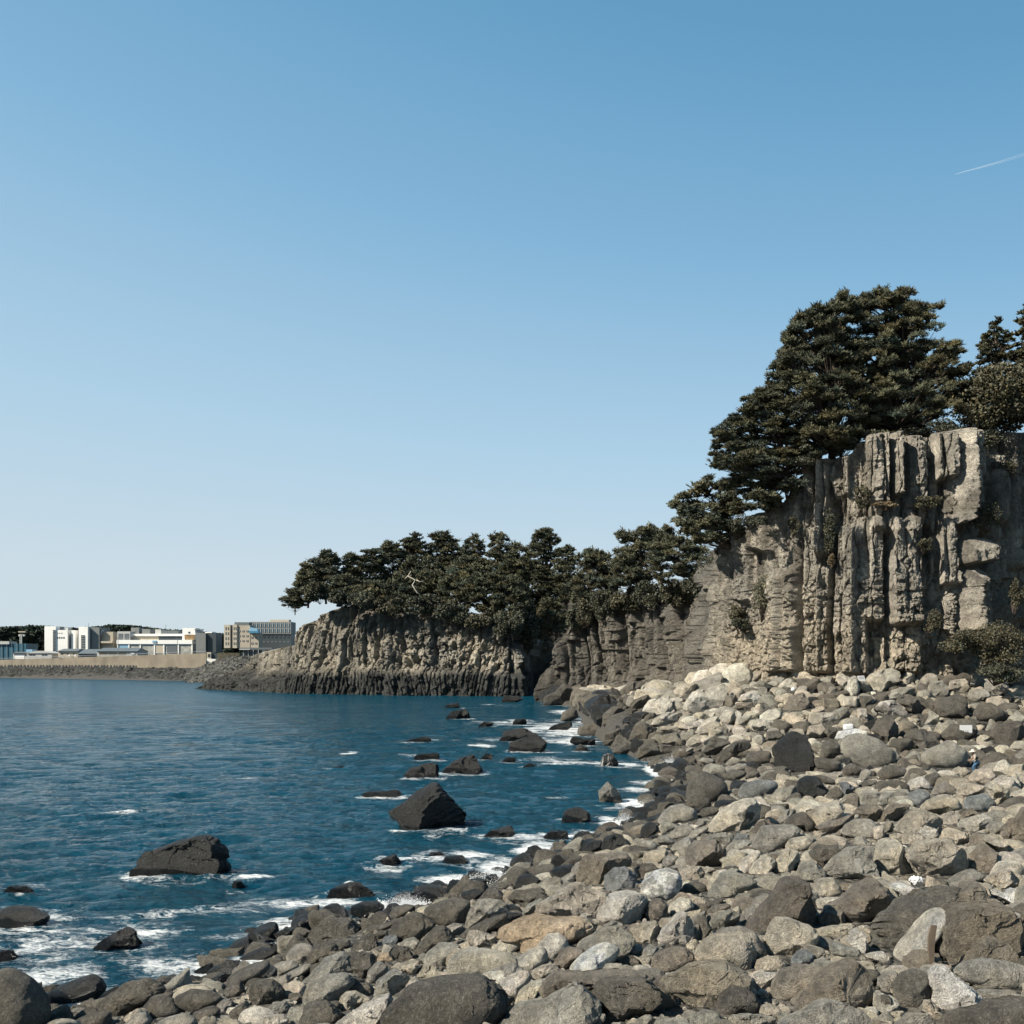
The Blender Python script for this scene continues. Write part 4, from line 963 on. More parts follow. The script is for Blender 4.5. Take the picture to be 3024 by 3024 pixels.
# ------------------------------------------------------------------ the sea
nr, nc = 1300, 760
ratio = (900. / 17.) ** (1 / (nr - 1))
yr = 17. * ratio ** np.arange(nr); tx = np.linspace(-.62, .34, nc)
WX = (tx[None, :] * yr[:, None]); WY = np.broadcast_to(yr[:, None], WX.shape)
wp = np.stack([WX.ravel(), WY.ravel(), np.zeros(WX.size)], 1).astype(np.float32)
dist = wp[:, 1]
wz = np.zeros(len(wp), np.float32)
for (lx, ly, a, sd_) in ((9, 4.5, .15, 1), (3.6, 1.9, .17, 2), (1.7, .85, .13, 3), (.75, .42, .055, 4)):
    fade = 1 - sstep(lx * 22, lx * 60, dist)
    m_ = fade > 0
    P = wp[m_]; c_, s_ = math.cos(.25), math.sin(.25)
    u = np.stack([(P[:, 0] * c_ + P[:, 1] * s_) / lx, (-P[:, 0] * s_ + P[:, 1] * c_) / ly, P[:, 0] * 0 + sd_ * 3.3], 1)
    n = perlin(u + .35 * perlin(u * .7, sd_ + 20)[:, None], sd_)
    wz[m_] += a * fade[m_] * ((1 - np.abs(n) * 1.8) if lx < 5 else n * 1.4)
sdw = poly_sd(wp[:, :2], SHORE)
calm = .35 + .65 * sstep(-1, -8, sdw)
wz = (wz - .05) * calm
# foam: along the shoreline, round the rocks in the surf and in drifting patches
foam = .60 * np.exp(-np.clip(-sdw, 0, 99) / np.interp(dist, [25, 40, 90, 150], [1.4, 1.3, 2.4, 3.0]))
FO = [(150, 935, 200, 50, .36), (60, 970, 100, 26, .46), (150, 960, 110, 24, .5), (250, 940, 90, 22, .5), (40, 925, 80, 10, .42), (180, 915, 90, 9, .45), (215, 985, 50, 16, .75), (280, 925, 40, 10, .7),
      (20, 985, 40, 12, .8), (75, 1008, 26, 12, 1.2), (330, 905, 60, 8, .5), (400, 912, 30, 9, 1.0), (385, 922, 22, 9, 1.1), (450, 880, 40, 8, .7), (480, 886, 34, 12, 1.2), (505, 874, 26, 12, 1.2), (430, 862, 40, 6, .55),
      (520, 842, 45, 7, .8), (540, 848, 26, 8, 1.0), (585, 838, 26, 8, .8), (612, 828, 14, 12, 1.1), (640, 806, 28, 8, 1.1), (615, 808, 40, 4, .6), (664, 778, 11, 16, 1.4), (668, 762, 8, 8, 1.2), (650, 784, 20, 5, .7),
      (580, 762, 60, 5, .75), (620, 765, 30, 4, .9), (540, 740, 60, 6, .62), (560, 730, 50, 8, .85), (575, 742, 30, 6, .9), (520, 722, 60, 5, .55), (570, 712, 24, 3, 1.0), (600, 714, 14, 3, 1.3), (590, 722, 20, 4, .9),
      (410, 756, 30, 3, .55), (480, 746, 14, 2, .9), (425, 742, 30, 2, .7), (350, 754, 12, 3, .7), (125, 814, 20, 2, .9), (238, 780, 30, 2, .5), (350, 886, 8, 2, .9), (255, 883, 20, 2, .9), (330, 862, 20, 2, .5),
      (470, 857, 20, 3, .8), (430, 838, 20, 2, .5), (560, 800, 30, 3, .4), (290, 930, 22, 6, .9), (150, 935, 40, 4, .6), (20, 895, 8, 2, .6), (500, 705, 60, 2, .35), (540, 751, 30, 3, .8), (640, 790, 24, 4, .8), (655, 797, 16, 5, .9)]
fpx = 512 + wp[:, 0] * F / dist; fpy = HY + H * F / dist
for cx, cy, rx, ry, a in FO:
    D = H * F / (cy - HY); X = (cx - 512) * D / F; rX = rx * D / F; rY = ry * D * D / (H * F)
    m_ = (abs(wp[:, 0] - X) < 3 * rX) & (abs(dist - D) < 3 * rY)
    foam[m_] = np.maximum(foam[m_], a * np.exp(-((wp[m_, 0] - X) / rX) ** 2 - ((dist[m_] - D) / rY) ** 2))
for r in ROCKS:
    if r['sea']:
        X = (r['c'][0] - 512) * r['Dc'] / F; hw = .5 * r['w'] * r['Dc'] / F
        a = .44 if r['crop'] != 'K' and r['D0'] > 50 else .33
        q = np.hypot((wp[:, 0] - X) / (hw + .5), (dist - r['Dc']) / (r['dz'] + .9)); m_ = q < 2
        foam[m_] = np.maximum(foam[m_], a * np.exp(-np.clip(q[m_] - .95, 0, 9) * 4.5))
foam = np.clip(foam * np.where(fpy > 850, 1.25, .95), 0, 1.5)
wz = wz + .10 * np.clip(foam - .55, 0, .6) * (1 + fbm(wp * 2.5, 2, 30)) 
V = np.stack([wp[:, 0], wp[:, 1], wz], 1)
m, nt, b = new_mat('sea_water'); L = nt.links.new
tc = N(nt, 'ShaderNodeTexCoord'); fo = N(nt, 'ShaderNodeAttribute', _attribute_name='foam')
mp = N(nt, 'ShaderNodeMapping'); mp.inputs['Scale'].default_value = (.55, 1.0, 1.0); mp.inputs['Rotation'].default_value = (0, 0, .2); L(tc.outputs['Object'], mp.inputs['Vector'])
wn1 = N(nt, 'ShaderNodeTexNoise', Scale=2.2, Detail=8.0, Roughness=.62); L(mp.outputs[0], wn1.inputs['Vector'])
wn2 = N(nt, 'ShaderNodeTexNoise', Scale=.35, Detail=5.0, Roughness=.6); L(mp.outputs[0], wn2.inputs['Vector'])
h1 = N(nt, 'ShaderNodeMath', _operation='MULTIPLY_ADD'); L(wn2.outputs['Fac'], h1.inputs[0]); h1.inputs[1].default_value = 3.2; L(wn1.outputs['Fac'], h1.inputs[2])
bp = N(nt, 'ShaderNodeBump', Strength=1.0, Distance=.6); L(h1.outputs[0], bp.inputs['Height'])
# lacy foam
wq = N(nt, 'ShaderNodeTexNoise', Scale=.9, Detail=4.0); L(mp.outputs[0], wq.inputs['Vector'])
wd = N(nt, 'ShaderNodeVectorMath', _operation='MULTIPLY_ADD'); L(wq.outputs['Color'], wd.inputs[0]); wd.inputs[1].default_value = (1.5, 1.5, 1.5); L(mp.outputs[0], wd.inputs[2])
lace = N(nt, 'ShaderNodeTexNoise', Scale=2.1, Detail=10.0, Roughness=.7); L(wd.outputs[0], lace.inputs['Vector'])
rid = N(nt, 'ShaderNodeMath', _operation='SUBTRACT'); L(lace.outputs['Fac'], rid.inputs[0]); rid.inputs[1].default_value = .5
ab = N(nt, 'ShaderNodeMath', _operation='ABSOLUTE'); L(rid.outputs[0], ab.inputs[0])
sc_ = N(nt, 'ShaderNodeMath', _operation='MULTIPLY_ADD'); L(ab.outputs[0], sc_.inputs[0]); sc_.inputs[1].default_value = -3.0; sc_.inputs[2].default_value = .10
big = N(nt, 'ShaderNodeTexNoise', Scale=.42, Detail=7.0, Roughness=.65); L(wd.outputs[0], big.inputs['Vector'])
bg2 = N(nt, 'ShaderNodeMath', _operation='MULTIPLY_ADD'); L(big.outputs['Fac'], bg2.inputs[0]); bg2.inputs[1].default_value = 2.0; bg2.inputs[2].default_value = -1.0
sb = N(nt, 'ShaderNodeMath', _operation='ADD'); L(sc_.outputs[0], sb.inputs[0]); L(bg2.outputs[0], sb.inputs[1])
ad = N(nt, 'ShaderNodeMath', _operation='ADD'); L(sb.outputs[0], ad.inputs[0]); L(fo.outputs['Fac'], ad.inputs[1])
fm = N(nt, 'ShaderNodeMapRange', _clamp=True); L(ad.outputs[0], fm.inputs['Value']); fm.inputs['From Min'].default_value = .40; fm.inputs['From Max'].default_value = .72
fmin = N(nt, 'ShaderNodeMath', _operation='MULTIPLY'); L(fm.outputs[0], fmin.inputs[0])
g0 = N(nt, 'ShaderNodeMapRange'); L(fo.outputs['Fac'], g0.inputs['Value']); g0.inputs['From Min'].default_value = .08; g0.inputs['From Max'].default_value = .25; L(g0.outputs[0], fmin.inputs[1])
mix = N(nt, 'ShaderNodeMix', _data_type='RGBA'); L(fmin.outputs[0], mix.inputs[0]); mix.inputs[6].default_value = (.0004, .038, .064, 1); mix.inputs[7].default_value = (.60, .62, .62, 1)
L(mix.outputs[2], b.inputs['Base Color'])
ro = N(nt, 'ShaderNodeMapRange'); L(fmin.outputs[0], ro.inputs['Value']); rgh = N(nt, 'ShaderNodeAttribute', _attribute_name='chop'); L(rgh.outputs['Fac'], ro.inputs['To Min']); ro.inputs['To Max'].default_value = .8; L(ro.outputs[0], b.inputs['Roughness'])
b.inputs['IOR'].default_value = 1.33; b.inputs['Specular IOR Level'].default_value = .30
L(bp.outputs[0], b.inputs['Normal'])
M_SEA = m
# outer rim so that the sheet runs on past the frame and to the open sea
rimx = np.array([-9000, -1500, -400, -100, -20, 60, 400]); rimy = np.array([-300, 0, 30, 200, 900, 3000, 12000])
RX, RY = np.meshgrid(rimx, rimy); RV = np.stack([RX, RY, np.full(RX.shape, -.35)], -1).reshape(-1, 3)
FF = np.concatenate([grid_faces(nr, nc), grid_faces(len(rimy), len(rimx)) + len(V)])
sea = mesh_np('sea', np.concatenate([V, RV]), FF, M_SEA, fl=dict(foam=np.concatenate([foam, np.zeros(len(RV))]), chop=np.concatenate([.07 + .16 * sstep(60, 380, dist), np.full(len(RV), .23)])))
sea['kind'] = 'structure'

# spray thrown up where the waves break
M_SPRAY = plain('foam_white', (.8, .82, .83), .6, .03)
def spray(px, py, wpx, hpx, n, seed, label, lean=.3):
    rg = np.random.default_rng(seed); D = H * F / (py - HY); s = D / F; mb = MB(); V0, T0 = ico(1)
    for k in range(int(n * 4)):
        u = rg.normal() * .5; v = abs(rg.normal()) * .42 * math.exp(-u * u * 1.2)
        r_ = (.5 + rg.uniform()) * .011 * math.exp(-v * .9) * (D / 40) ** .7
        if v < .3: r_ *= 1.9
        c = (u * wpx * .5 * s + lean * v * hpx * s, rg.normal() * .4, v * hpx * s + .02)
        mb.add(V0 * r_ * (1 + .5 * rg.uniform(size=3)) + c, T0)
    o = mb.build('sea_spray', M_SPRAY, smooth=True); o.location = ((px - 512) * s, D, 0)
    tag(o, label, 'spray', 'bursts of spray along the surf', 'stuff')
spray(487, 884, 60, 17, 1500, 1, 'fan of white spray bursting behind the dark egg-shaped boulder')
spray(403, 909, 60, 15, 1100, 2, 'low white spray behind the boulder with stepped ledges')
spray(622, 828, 26, 17, 700, 3, 'white plume curling up at the shiny black wet rock')
spray(645, 806, 40, 9, 700, 4, 'white splash seaward of the smooth whale-backed boulder')
spray(668, 768, 26, 12, 600, 5, 'white surf breaking below the huge round dark brown boulder')
spray(76, 1006, 40, 6, 500, 6, 'white surge between two dark boulders at the seaward end')
spray(222, 985, 40, 12, 600, 7, 'white wash running up beside the long dark slanting boulder')
# ------------------------------------------------------------------ cliffs
def interp_path(pts, px):
    a = np.array(pts, float); return np.interp(px, a[:, 0], a[:, 1])

def columns(s, z, seed, wmin, wmax, smax, jag=.45, brk=3.0):
    """Relief of basalt columns along s: rounded ribs of uneven width whose fronts step in and out with height."""
    rg = np.random.default_rng(seed); e = [0.0]
    while e[-1] < smax: e.append(e[-1] + rg.uniform(wmin, wmax))
    e = np.array(e); i = np.clip(np.searchsorted(e, s) - 1, 0, len(e) - 2)
    w = e[i + 1] - e[i]; u = 2 * (s - e[i]) / w - 1
    tl = (hash01(i, seed=seed + 5) - .5) * .5; prof = np.clip((1 - np.abs(u)) * 2.1, 0, 1) * .30 * w + tl * u * .2 * w
    off = (hash01(i, seed=seed) - .5) * jag * 2 * (wmin + wmax) / 2
    ph = hash01(i, seed=seed + 1) * brk * 3; lev = np.floor((z + ph) / (brk * (.6 + .8 * hash01(i, seed=seed + 2))))
    off2 = (hash01(i, lev.astype(int), seed=seed + 3) - .5) * jag * (wmin + wmax) / 2
    return prof + off + off2 - .28 * wmin * (1 - sstep(0, .14, 1 - np.abs(u))), u, i

def wall(name, pxs, D, zb_, zt, rows, disp, colour, mat, seed, back=30, lean=.0, bdir=(.6, .8), nback=24):
    """Rock wall along a path: pxs/D give its foot, zb_/zt foot and rim heights; disp(s,z,px,t) pushes it outwards."""
    X = (pxs - 512) * D / F; Y = D; base = np.stack([X, Y], 1)
    s = np.concatenate([[0], np.cumsum(np.hypot(*np.diff(base, axis=0).T))])
    tg = np.gradient(base, axis=0); k = max(3, len(pxs) // 60); ker = np.ones(2 * k + 1) / (2 * k + 1)
    tg = np.stack([np.convolve(np.pad(tg[:, j], k, 'edge'), ker, 'valid') for j in (0, 1)], 1)
    tg /= np.linalg.norm(tg, axis=1)[:, None]
    nr_ = np.stack([tg[:, 1], -tg[:, 0]], 1)           # outward = to the right of the walk, i.e. towards the sea
    t = np.linspace(0, 1, rows)
    S = np.broadcast_to(s, (rows, len(s))); Z = zb_ + (zt - zb_) * t[:, None]; PXg = np.broadcast_to(pxs, S.shape); Tg = np.broadcast_to(t[:, None], S.shape)
    d = disp(S.ravel(), Z.ravel(), PXg.ravel(), Tg.ravel()).reshape(S.shape) - lean * (Z - zb_)
    Zr = Z.copy()
    P = np.stack([base[None, :, 0] + nr_[None, :, 0] * d, base[None, :, 1] + nr_[None, :, 1] * d, Zr], -1)
    # plateau behind the rim
    tb = (np.linspace(0, 1, nback)[1:] ** 1.3)
    top = P[-1]; plate = []
    for q in tb:
        o = top.copy(); o[:, 0] += bdir[0] * q * back; o[:, 1] += bdir[1] * q * back
        o[:, 2] = top[:, 2] - top[:, 2] * .12 * q + .35 * fbm(np.c_[o[:, :2] * .3, o[:, :1] * 0], 3, seed) * min(1, q * 4)
        plate.append(o)
    V = np.concatenate([P, np.array(plate)]); nr2 = len(V)
    Vf = V.reshape(-1, 3)
    n3 = np.concatenate([np.broadcast_to(nr_[None], P.shape[:2] + (2,)), np.broadcast_to(nr_[None], (nr2 - rows,) + P.shape[1:2] + (2,))]).reshape(-1, 2)
    c = colour(np.concatenate([S, np.broadcast_to(s, (nr2 - rows, len(s)))]).ravel(), Vf[:, 2], np.broadcast_to(pxs, (nr2, len(pxs))).ravel(), Vf)
    o = mesh_np(name, Vf, grid_faces(nr2, len(pxs))[:, ::-1], mat, col=np.clip(c, .01, .8), fl=dict(wet=0.))
    o['kind'] = 'structure'
    return o

# ---- main cliff with the second cliff running back to the cave
pc = np.concatenate([np.arange(545, 720, .36), np.arange(720, 1035, .34), np.arange(1035, 1262, 1.2)])
Dc_ = interp_path(CLIFF_PATH, pc)
TOPPX = [(545, 694), (547, 676), (553, 657), (563, 634), (572, 611), (590, 603), (609, 597), (640, 588), (661, 583), (675, 575), (695, 562), (714, 545), (716, 530), (738, 526), (752, 512), (775, 506), (792, 488), (799, 470),
         (803, 453), (829, 452), (850, 447), (859, 434), (880, 429), (967, 427), (1024, 428), (1260, 420)]
ztop = H - (interp_path(TOPPX, pc) - HY) * Dc_ / F
zbot = np.interp(pc, [544, 550, 600, 700, 760, 1260], [-1.5, -1.0, -.5, 3.0, 4.5, 4.5])
def c4(x): return 711 + x * .162
def c4y(y): return 406.4 + y * .162
RID = [(405, 515, 1000, 1640, 2.4), (508, 560, 985, 1640, 1.5), (560, 780, 600, 1650, .9), (660, 770, 1000, 1640, 1.1), (765, 930, 740, 1650, 2.6), (900, 1075, 700, 1650, 2.0), (1070, 1310, 690, 1350, 2.6), (1065, 1300, 1300, 1640, 1.5),
       (945, 1095, 150, 610, 2.0), (1105, 1168, 140, 565, 2.3), (1235, 1335, 230, 610, 1.0), (1370, 1475, 140, 450, 2.1), (1480, 1585, 130, 720, 2.6), (1495, 1650, 825, 975, 3.4), (1500, 1645, 1010, 1380, 2.9),
       (570, 640, 350, 620, .9), (650, 722, 300, 920, 1.6), (812, 862, 300, 540, 1.4), (160, 250, 750, 1210, 1.3), (262, 412, 640, 905, 1.6), (1400, 1500, 700, 1100, 1.8), (980, 1140, 600, 780, 1.3),
       (1705, 1790, 150, 1600, 1.1), (1800, 1885, 120, 1000, 1.7), (1895, 1985, 130, 1640, 1.2), (2000, 2090, 130, 1500, 1.9), (2100, 2240, 130, 1640, 1.2), (1590, 1700, 130, 650, -2.2), (1655, 1720, 780, 1380, -2.4), (545, 575, 1000, 1640, -.8), (1170, 1230, 160, 560, -1.4), (1310, 1370, 740, 930, -2.0), (735, 770, 1000, 1640, -1.0), (725, 800, 560, 1000, -1.6),
       (960, 1050, 1330, 1640, -1.6), (1700, 1810, 300, 720, 1.2), (1815, 1900, 900, 1340, 1.2), (1740, 1800, 1180, 1370, 1.0), (1900, 2100, 200, 900, 1.6)]
def disp_main(s, z, px, t):
    P0 = np.stack([s, z, s * 0], 1); mn_ = sstep(712, 732, px)
    P = P0 * (.6 + .4 * mn_)[:, None]
    D = np.interp(px, pc, Dc_); py = HY - (z - H) * F / D
    wx = px + 2.0 * fbm(P * np.array([.25, .10, 1]), 3, 61); wy = py + 6 * fbm(P * np.array([.3, .25, 1]), 3, 62)
    main = sstep(716, 730, px)
    c1, u1, i1 = columns(s + .5 * perlin(P * np.array([.06, .14, 1]), 3), z, 5, 1.1, 2.6, 400, .28, 4.5)
    c2, u2, i2 = columns(s + 2.2 * perlin(P * np.array([.05, .12, 1]), 4) + .22 * z * (1 - main), z, 6, 3.2, 7.5, 600, .34, 5.0)
    c3, u3, i3 = columns(s + 1.2 * perlin(P * np.array([.08, .15, 1]), 5) + .28 * z, z, 8, 1.2, 2.6, 600, .4, 3.0)
    hgt = sstep(19, 25, z)
    d = main * (c1 * (.35 + .65 * hgt)) + (1 - main) * (c2 * .8 + c3 * 1.0 - .07 * (z - 2) - 2.0 * sstep(.6, 1.0, t) ** 2 + 1.6 * fbm(P * np.array([.11, .07, 1]), 3, 19))
    for x0, x1, y0, y1, a in RID:
        xa, xb, ya, yb_ = c4(x0), c4(x1), c4y(y0), c4y(y1)
        u = (wx - (xa + xb) / 2) / ((xb - xa) / 2); m_ = np.abs(u) < 1.15
        uu = np.clip(np.abs(u[m_]), 0, 1); prof = np.clip((1 - uu) * 3.2, 0, 1) * (1 + .25 * np.sign(u[m_]) * uu * (1 if int(x0) % 2 else -1))
        f = sstep(ya - 3, ya + 4, wy[m_]) * (1 - sstep(yb_ - 3, yb_ + 3, wy[m_]))
        if a > 0 and y0 > 600: f = np.minimum(f, np.sqrt(np.clip((wy[m_] - ya + 3) / 14, 0, 1)))
        d[m_] = d[m_] + a * prof * f
    # blocks, ledges and spalls lower down
    q = P + .5 * np.stack([perlin(P * .5, 70), perlin(P * .5, 71), s * 0], 1)
    ix, iz = np.floor(q[:, 0] / 1.5).astype(int), np.floor(q[:, 1] / 1.1 + .5 * hash01(np.floor(q[:, 0] / 1.5).astype(int), seed=9)).astype(int)
    blk = (hash01(ix, iz, seed=11) - .5)
    low = (1 - sstep(14, 20, z))
    d = d + blk * (.32 * low + .10) * main
    rgt = np.random.default_rng(77); ee = [0.]
    while ee[-1] < 700: ee.append(ee[-1] + rgt.uniform(4.5, 10))
    ee = np.array(ee); st_ = s + 1.6 * perlin(P0 * np.array([.04, .09, 1]), 78) + .3 * z; ii_ = np.clip(np.searchsorted(ee, st_) - 1, 0, len(ee) - 2); vv = (st_ - ee[ii_]) / (ee[ii_ + 1] - ee[ii_])
    amp_ = 1.2 + 2.2 * hash01(ii_, seed=79); lv = np.floor(z / 6 + 9 * hash01(ii_, seed=80)).astype(int); cut = .45 + .4 * hash01(ii_, lv, seed=81)
    d = d + (1 - main) * .55 * (amp_ * (1 - sstep(cut - .06, cut + .06, vv)) * sstep(0, .06, vv) - 1.2)
    d = d + 0
    fr = q[:, 1] / .9 + 1.2 * perlin(P * .35, 12); fr = fr - np.floor(fr)
    d = d + low * main * .10 * (sstep(0, .3, fr) - sstep(.75, 1., fr))
    d = d + .45 * fbm(P * np.array([.22, .08, 1]), 3, 21) + .10 * fbm(P * np.array([1.0, .55, 1]), 4, 22, .6)
    wpx = .35 * fbm(P * .9, 3, 80)
    f1, e1 = facet2(P[:, 0] / 1.25 + wpx * .4, P[:, 1] / (6.5 - 3.5 * low) + wpx * .3, 81)
    f2, e2 = facet2(P[:, 0] / .62 + wpx * .7, P[:, 1] / (2.4 - 1.5 * low) + wpx * .7, 82, .5)
    f3, e3 = facet2(P[:, 0] / .30 + wpx, P[:, 1] / .42 + wpx, 83, .6)
    d = d + .75 * f1 + .36 * f2 + .15 * f3 - .38 * (1 - sstep(0, .09, e1)) - .14 * (1 - sstep(0, .12, e2)) * (.4 + .6 * low)
    ri = 1 - np.abs(perlin(P * np.array([.8, .45, 1]) + 5, 24)) * 2.2
    d = d - .12 * sstep(.8, 1, ri) + .05 * perlin(P * 3.7, 23) + .055 * perlin(P * 8.3, 25)
    # bulging foot of the second cliff, undercut next to the cave
    d = d + (1 - main) * 2.2 * np.exp(-((z - 1.5) / 3.0) ** 2)
    d = d - 3.5 * sstep(.97, 1.0, t)
    return d * (.25 + .75 * sstep(545, 556, px))
def col_main(s, z, px, V):
    main = sstep(712, 732, px)[:, None]; P = np.stack([s, z, V[:, 1] * .03], 1) * (.6 + .4 * main)
    tan = np.array([.30, .27, .22]); grey = np.array([.205, .19, .162]); buff = np.array([.36, .305, .225]); dark = np.array([.075, .066, .052]); pale = np.array([.38, .345, .285])
    n = sstep(-.35, .35, fbm(P * np.array([.12, .10, .5]), 3, 31))[:, None]
    c = tan * n + grey * (1 - n)
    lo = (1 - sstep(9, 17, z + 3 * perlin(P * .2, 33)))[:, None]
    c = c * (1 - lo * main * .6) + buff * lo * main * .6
    st = sstep(.10, .34, fbm(P * np.array([1.1, .07, 1]), 3, 34))[:, None] * sstep(12, 19, z)[:, None]
    c = c * (1 - .72 * st) + dark * .72 * st
    wh = sstep(.14, .36, fbm(P * np.array([1.5, .09, 1]) + 9, 4, 35))[:, None]
    c = c * (1 - .7 * wh * main) + pale * .7 * wh * main
    pt = sstep(.12, .3, fbm(P * np.array([.5, .45, 1]) + 4, 4, 36))[:, None]
    c = c * (1 - .6 * pt) + dark * 1.5 * .6 * pt
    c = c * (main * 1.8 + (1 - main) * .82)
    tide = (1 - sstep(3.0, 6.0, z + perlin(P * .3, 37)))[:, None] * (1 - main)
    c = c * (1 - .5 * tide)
    return c * (1 + .45 * fbm(P * 1.3, 4, 38)[:, None])
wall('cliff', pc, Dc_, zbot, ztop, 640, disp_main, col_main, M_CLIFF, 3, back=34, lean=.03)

# ---- headland
HP = [(198, 352), (207, 342), (250, 319), (292, 298), (340, 288), (396, 280), (460, 275), (505, 271), (519, 271), (524, 276), (527, 288), (530, 310), (533, 345), (545, 352), (590, 352), (640, 340)]
ph = np.concatenate([np.arange(200, 519, .30), np.linspace(519, 533, 160), np.linspace(533.5, 640, 60)])
Dh = interp_path(HP, ph)
HTOP = [(200, 688), (207, 685), (213, 679), (222, 673), (234, 669), (238, 662), (242, 653), (261, 648), (275, 645), (288, 641), (292, 627), (300, 620), (313, 611), (325, 606), (334, 605), (342, 601), (352, 602), (365, 605), (388, 606), (396, 608),
        (420, 607), (434, 606), (454, 611), (475, 613), (492, 616), (511, 629), (519, 650), (524, 640), (533, 632), (560, 600), (640, 590)]
zth = H - (interp_path(HTOP, ph) - HY) * Dh / F
zth = zth + np.where(ph < 515, .8 * fbm(np.c_[ph * .25, ph * 0, ph * 0], 3, 91) * 1.5, 0)
zbh = np.full(len(ph), -1.5)
def disp_head(s, z, px, t):
    P = np.stack([s, z, s * 0], 1)
    bend = .9 * perlin(P * np.array([.03, .10, 1]), 41) + .25 * (z - 4) * np.sin(px * .035)
    ca, ua, ia = columns(s + bend, z, 42, 1.5, 3.2, 400, .45, 6)
    cb, ub, ib = columns(s + bend * 1.3, z, 43, .8, 1.5, 400, .32, 3.5)
    low = 1 - sstep(5.5, 8.0, z + 2.2 * perlin(P * .07, 44))
    rough = sstep(372, 400, px) * (1 - low)
    d = low * (cb * 1.0 + 1.6) + (1 - low) * (ca * (1 - .45 * rough) - .6)
    # knobbly upper rock towards the cave
    q = P * .8 + .4 * perlin(P * .5, 45)[:, None]
    kn = hash01(np.floor(q[:, 0]).astype(int), np.floor(q[:, 1] + .5 * hash01(np.floor(q[:, 0]).astype(int), seed=3)).astype(int), seed=46) - .5
    d = d + rough * (1.3 * kn + 1.5 * fbm(P * .30, 3, 47))
    # left part: upper tier stands back behind a ledge of broken columns
    d = d - (1 - sstep(286, 297, px)) * (z > 0) * (2.4 * sstep(4.0, 5.2, z + 1.2 * hash01(ia, seed=48)))
    d = d - .16 * np.maximum(z - 8, 0) * (.5 + .5 * sstep(380, 420, px)) 
    d = d - 5.0 * sstep(.93, 1.0, t) - 3.0 * sstep(300, 330, px) * sstep(.7, 1, t) ** 2 * 0.6
    wpx = .35 * fbm(P * .5, 3, 84)
    f1, e1 = facet2(P[:, 0] / 3.4 + wpx, P[:, 1] / 4.6 + wpx, 85); f2, e2 = facet2(P[:, 0] / 1.4 + wpx, P[:, 1] / 1.7 + wpx, 86, .5)
    d = d + (1 - .6 * low) * (.35 + .65 * sstep(285, 330, px)) * (1.3 * f1 + .8 * f2 - .5 * (1 - sstep(0, .1, e1))) + low * .35 * f2
    d = d + .9 * fbm(P * np.array([.12, .09, 1]), 3, 49) + .32 * fbm(P * np.array([.8, .6, 1]), 3, 50) + .12 * perlin(P * 2.3, 51)
    vert = np.abs(perlin(P * np.array([.22, .05, 1]) + 7, 52)); d = d - 1.5 * (1 - sstep(0, .10, vert)) * (1 - .5 * low)
    return d * (1 - .8 * sstep(521, 530, px))
def col_head(s, z, px, V):
    P = np.stack([s, z, s * 0], 1)
    grey = np.array([.185, .172, .145]); tan = np.array([.31, .275, .215]); dark = np.array([.052, .053, .049])
    n = sstep(-.3, .3, fbm(P * .09, 3, 54))[:, None]
    c = grey * (1 - n) + tan * n
    band = (np.exp(-((z - 10 - 2.5 * perlin(P * .05, 57)) / 3.2) ** 2) * sstep(380, 410, px))[:, None]
    c = c * (1 + .35 * band)
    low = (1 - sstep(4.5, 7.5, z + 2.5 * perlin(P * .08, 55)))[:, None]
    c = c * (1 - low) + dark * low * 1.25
    pt = sstep(.1, .3, fbm(P * .35, 3, 56))[:, None]; c = c * (1 - .5 * pt)
    cave_shade = (sstep(519, 524, px))[:, None]  # shade inside the cave cleft, painted into the rock colour
    return (1.1 + .4 * sstep(6, 9, z))[:, None] * c * (1 + .3 * fbm(P * 1.1, 3, 58)[:, None]) * (1 - .6 * cave_shade)
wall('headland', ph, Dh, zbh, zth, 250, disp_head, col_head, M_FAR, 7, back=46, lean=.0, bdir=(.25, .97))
# ------------------------------------------------------------------ pines and bushes
def leaf_mat(name, rough=.75):
    m, nt, b = new_mat(name); a = N(nt, 'ShaderNodeAttribute', _attribute_name='col'); nt.links.new(a.outputs['Color'], b.inputs['Base Color'])
    b.inputs['Roughness'].default_value = rough; b.inputs['Specular IOR Level'].default_value = .25; return m
M_NEEDLE = leaf_mat('pine_needles'); M_LEAF = leaf_mat('bush_leaves', .6)
M_BARK = plain('bark', (.085, .065, .05), .9, .35, 2.5)

def tuft_proto(n, L_, w, seed, spread=.75):
    """Brush of needles round an upward shoot: n thin blades."""
    rg = np.random.default_rng(seed); V = []
    for k in range(n):
        az = 2 * math.pi * (k * .618) + rg.uniform(-.3, .3); el_ = rg.uniform(.15, 1.35) if k % 3 else rg.uniform(-.1, .5)
        d = np.array([math.cos(az) * math.cos(el_), math.sin(az) * math.cos(el_), math.sin(el_)]); h0 = rg.uniform(-.10, .25) * L_
        sd_ = np.cross(d, rg.normal(size=3)); sd_ /= np.linalg.norm(sd_); b0 = np.array([0, 0, h0])
        l = L_ * rg.uniform(.7, 1.15) * spread
        V += [b0 - sd_ * w / 2, b0 + sd_ * w / 2, b0 + d * l + sd_ * w * .3, b0 + d * l - sd_ * w * .3]
    return np.array(V)

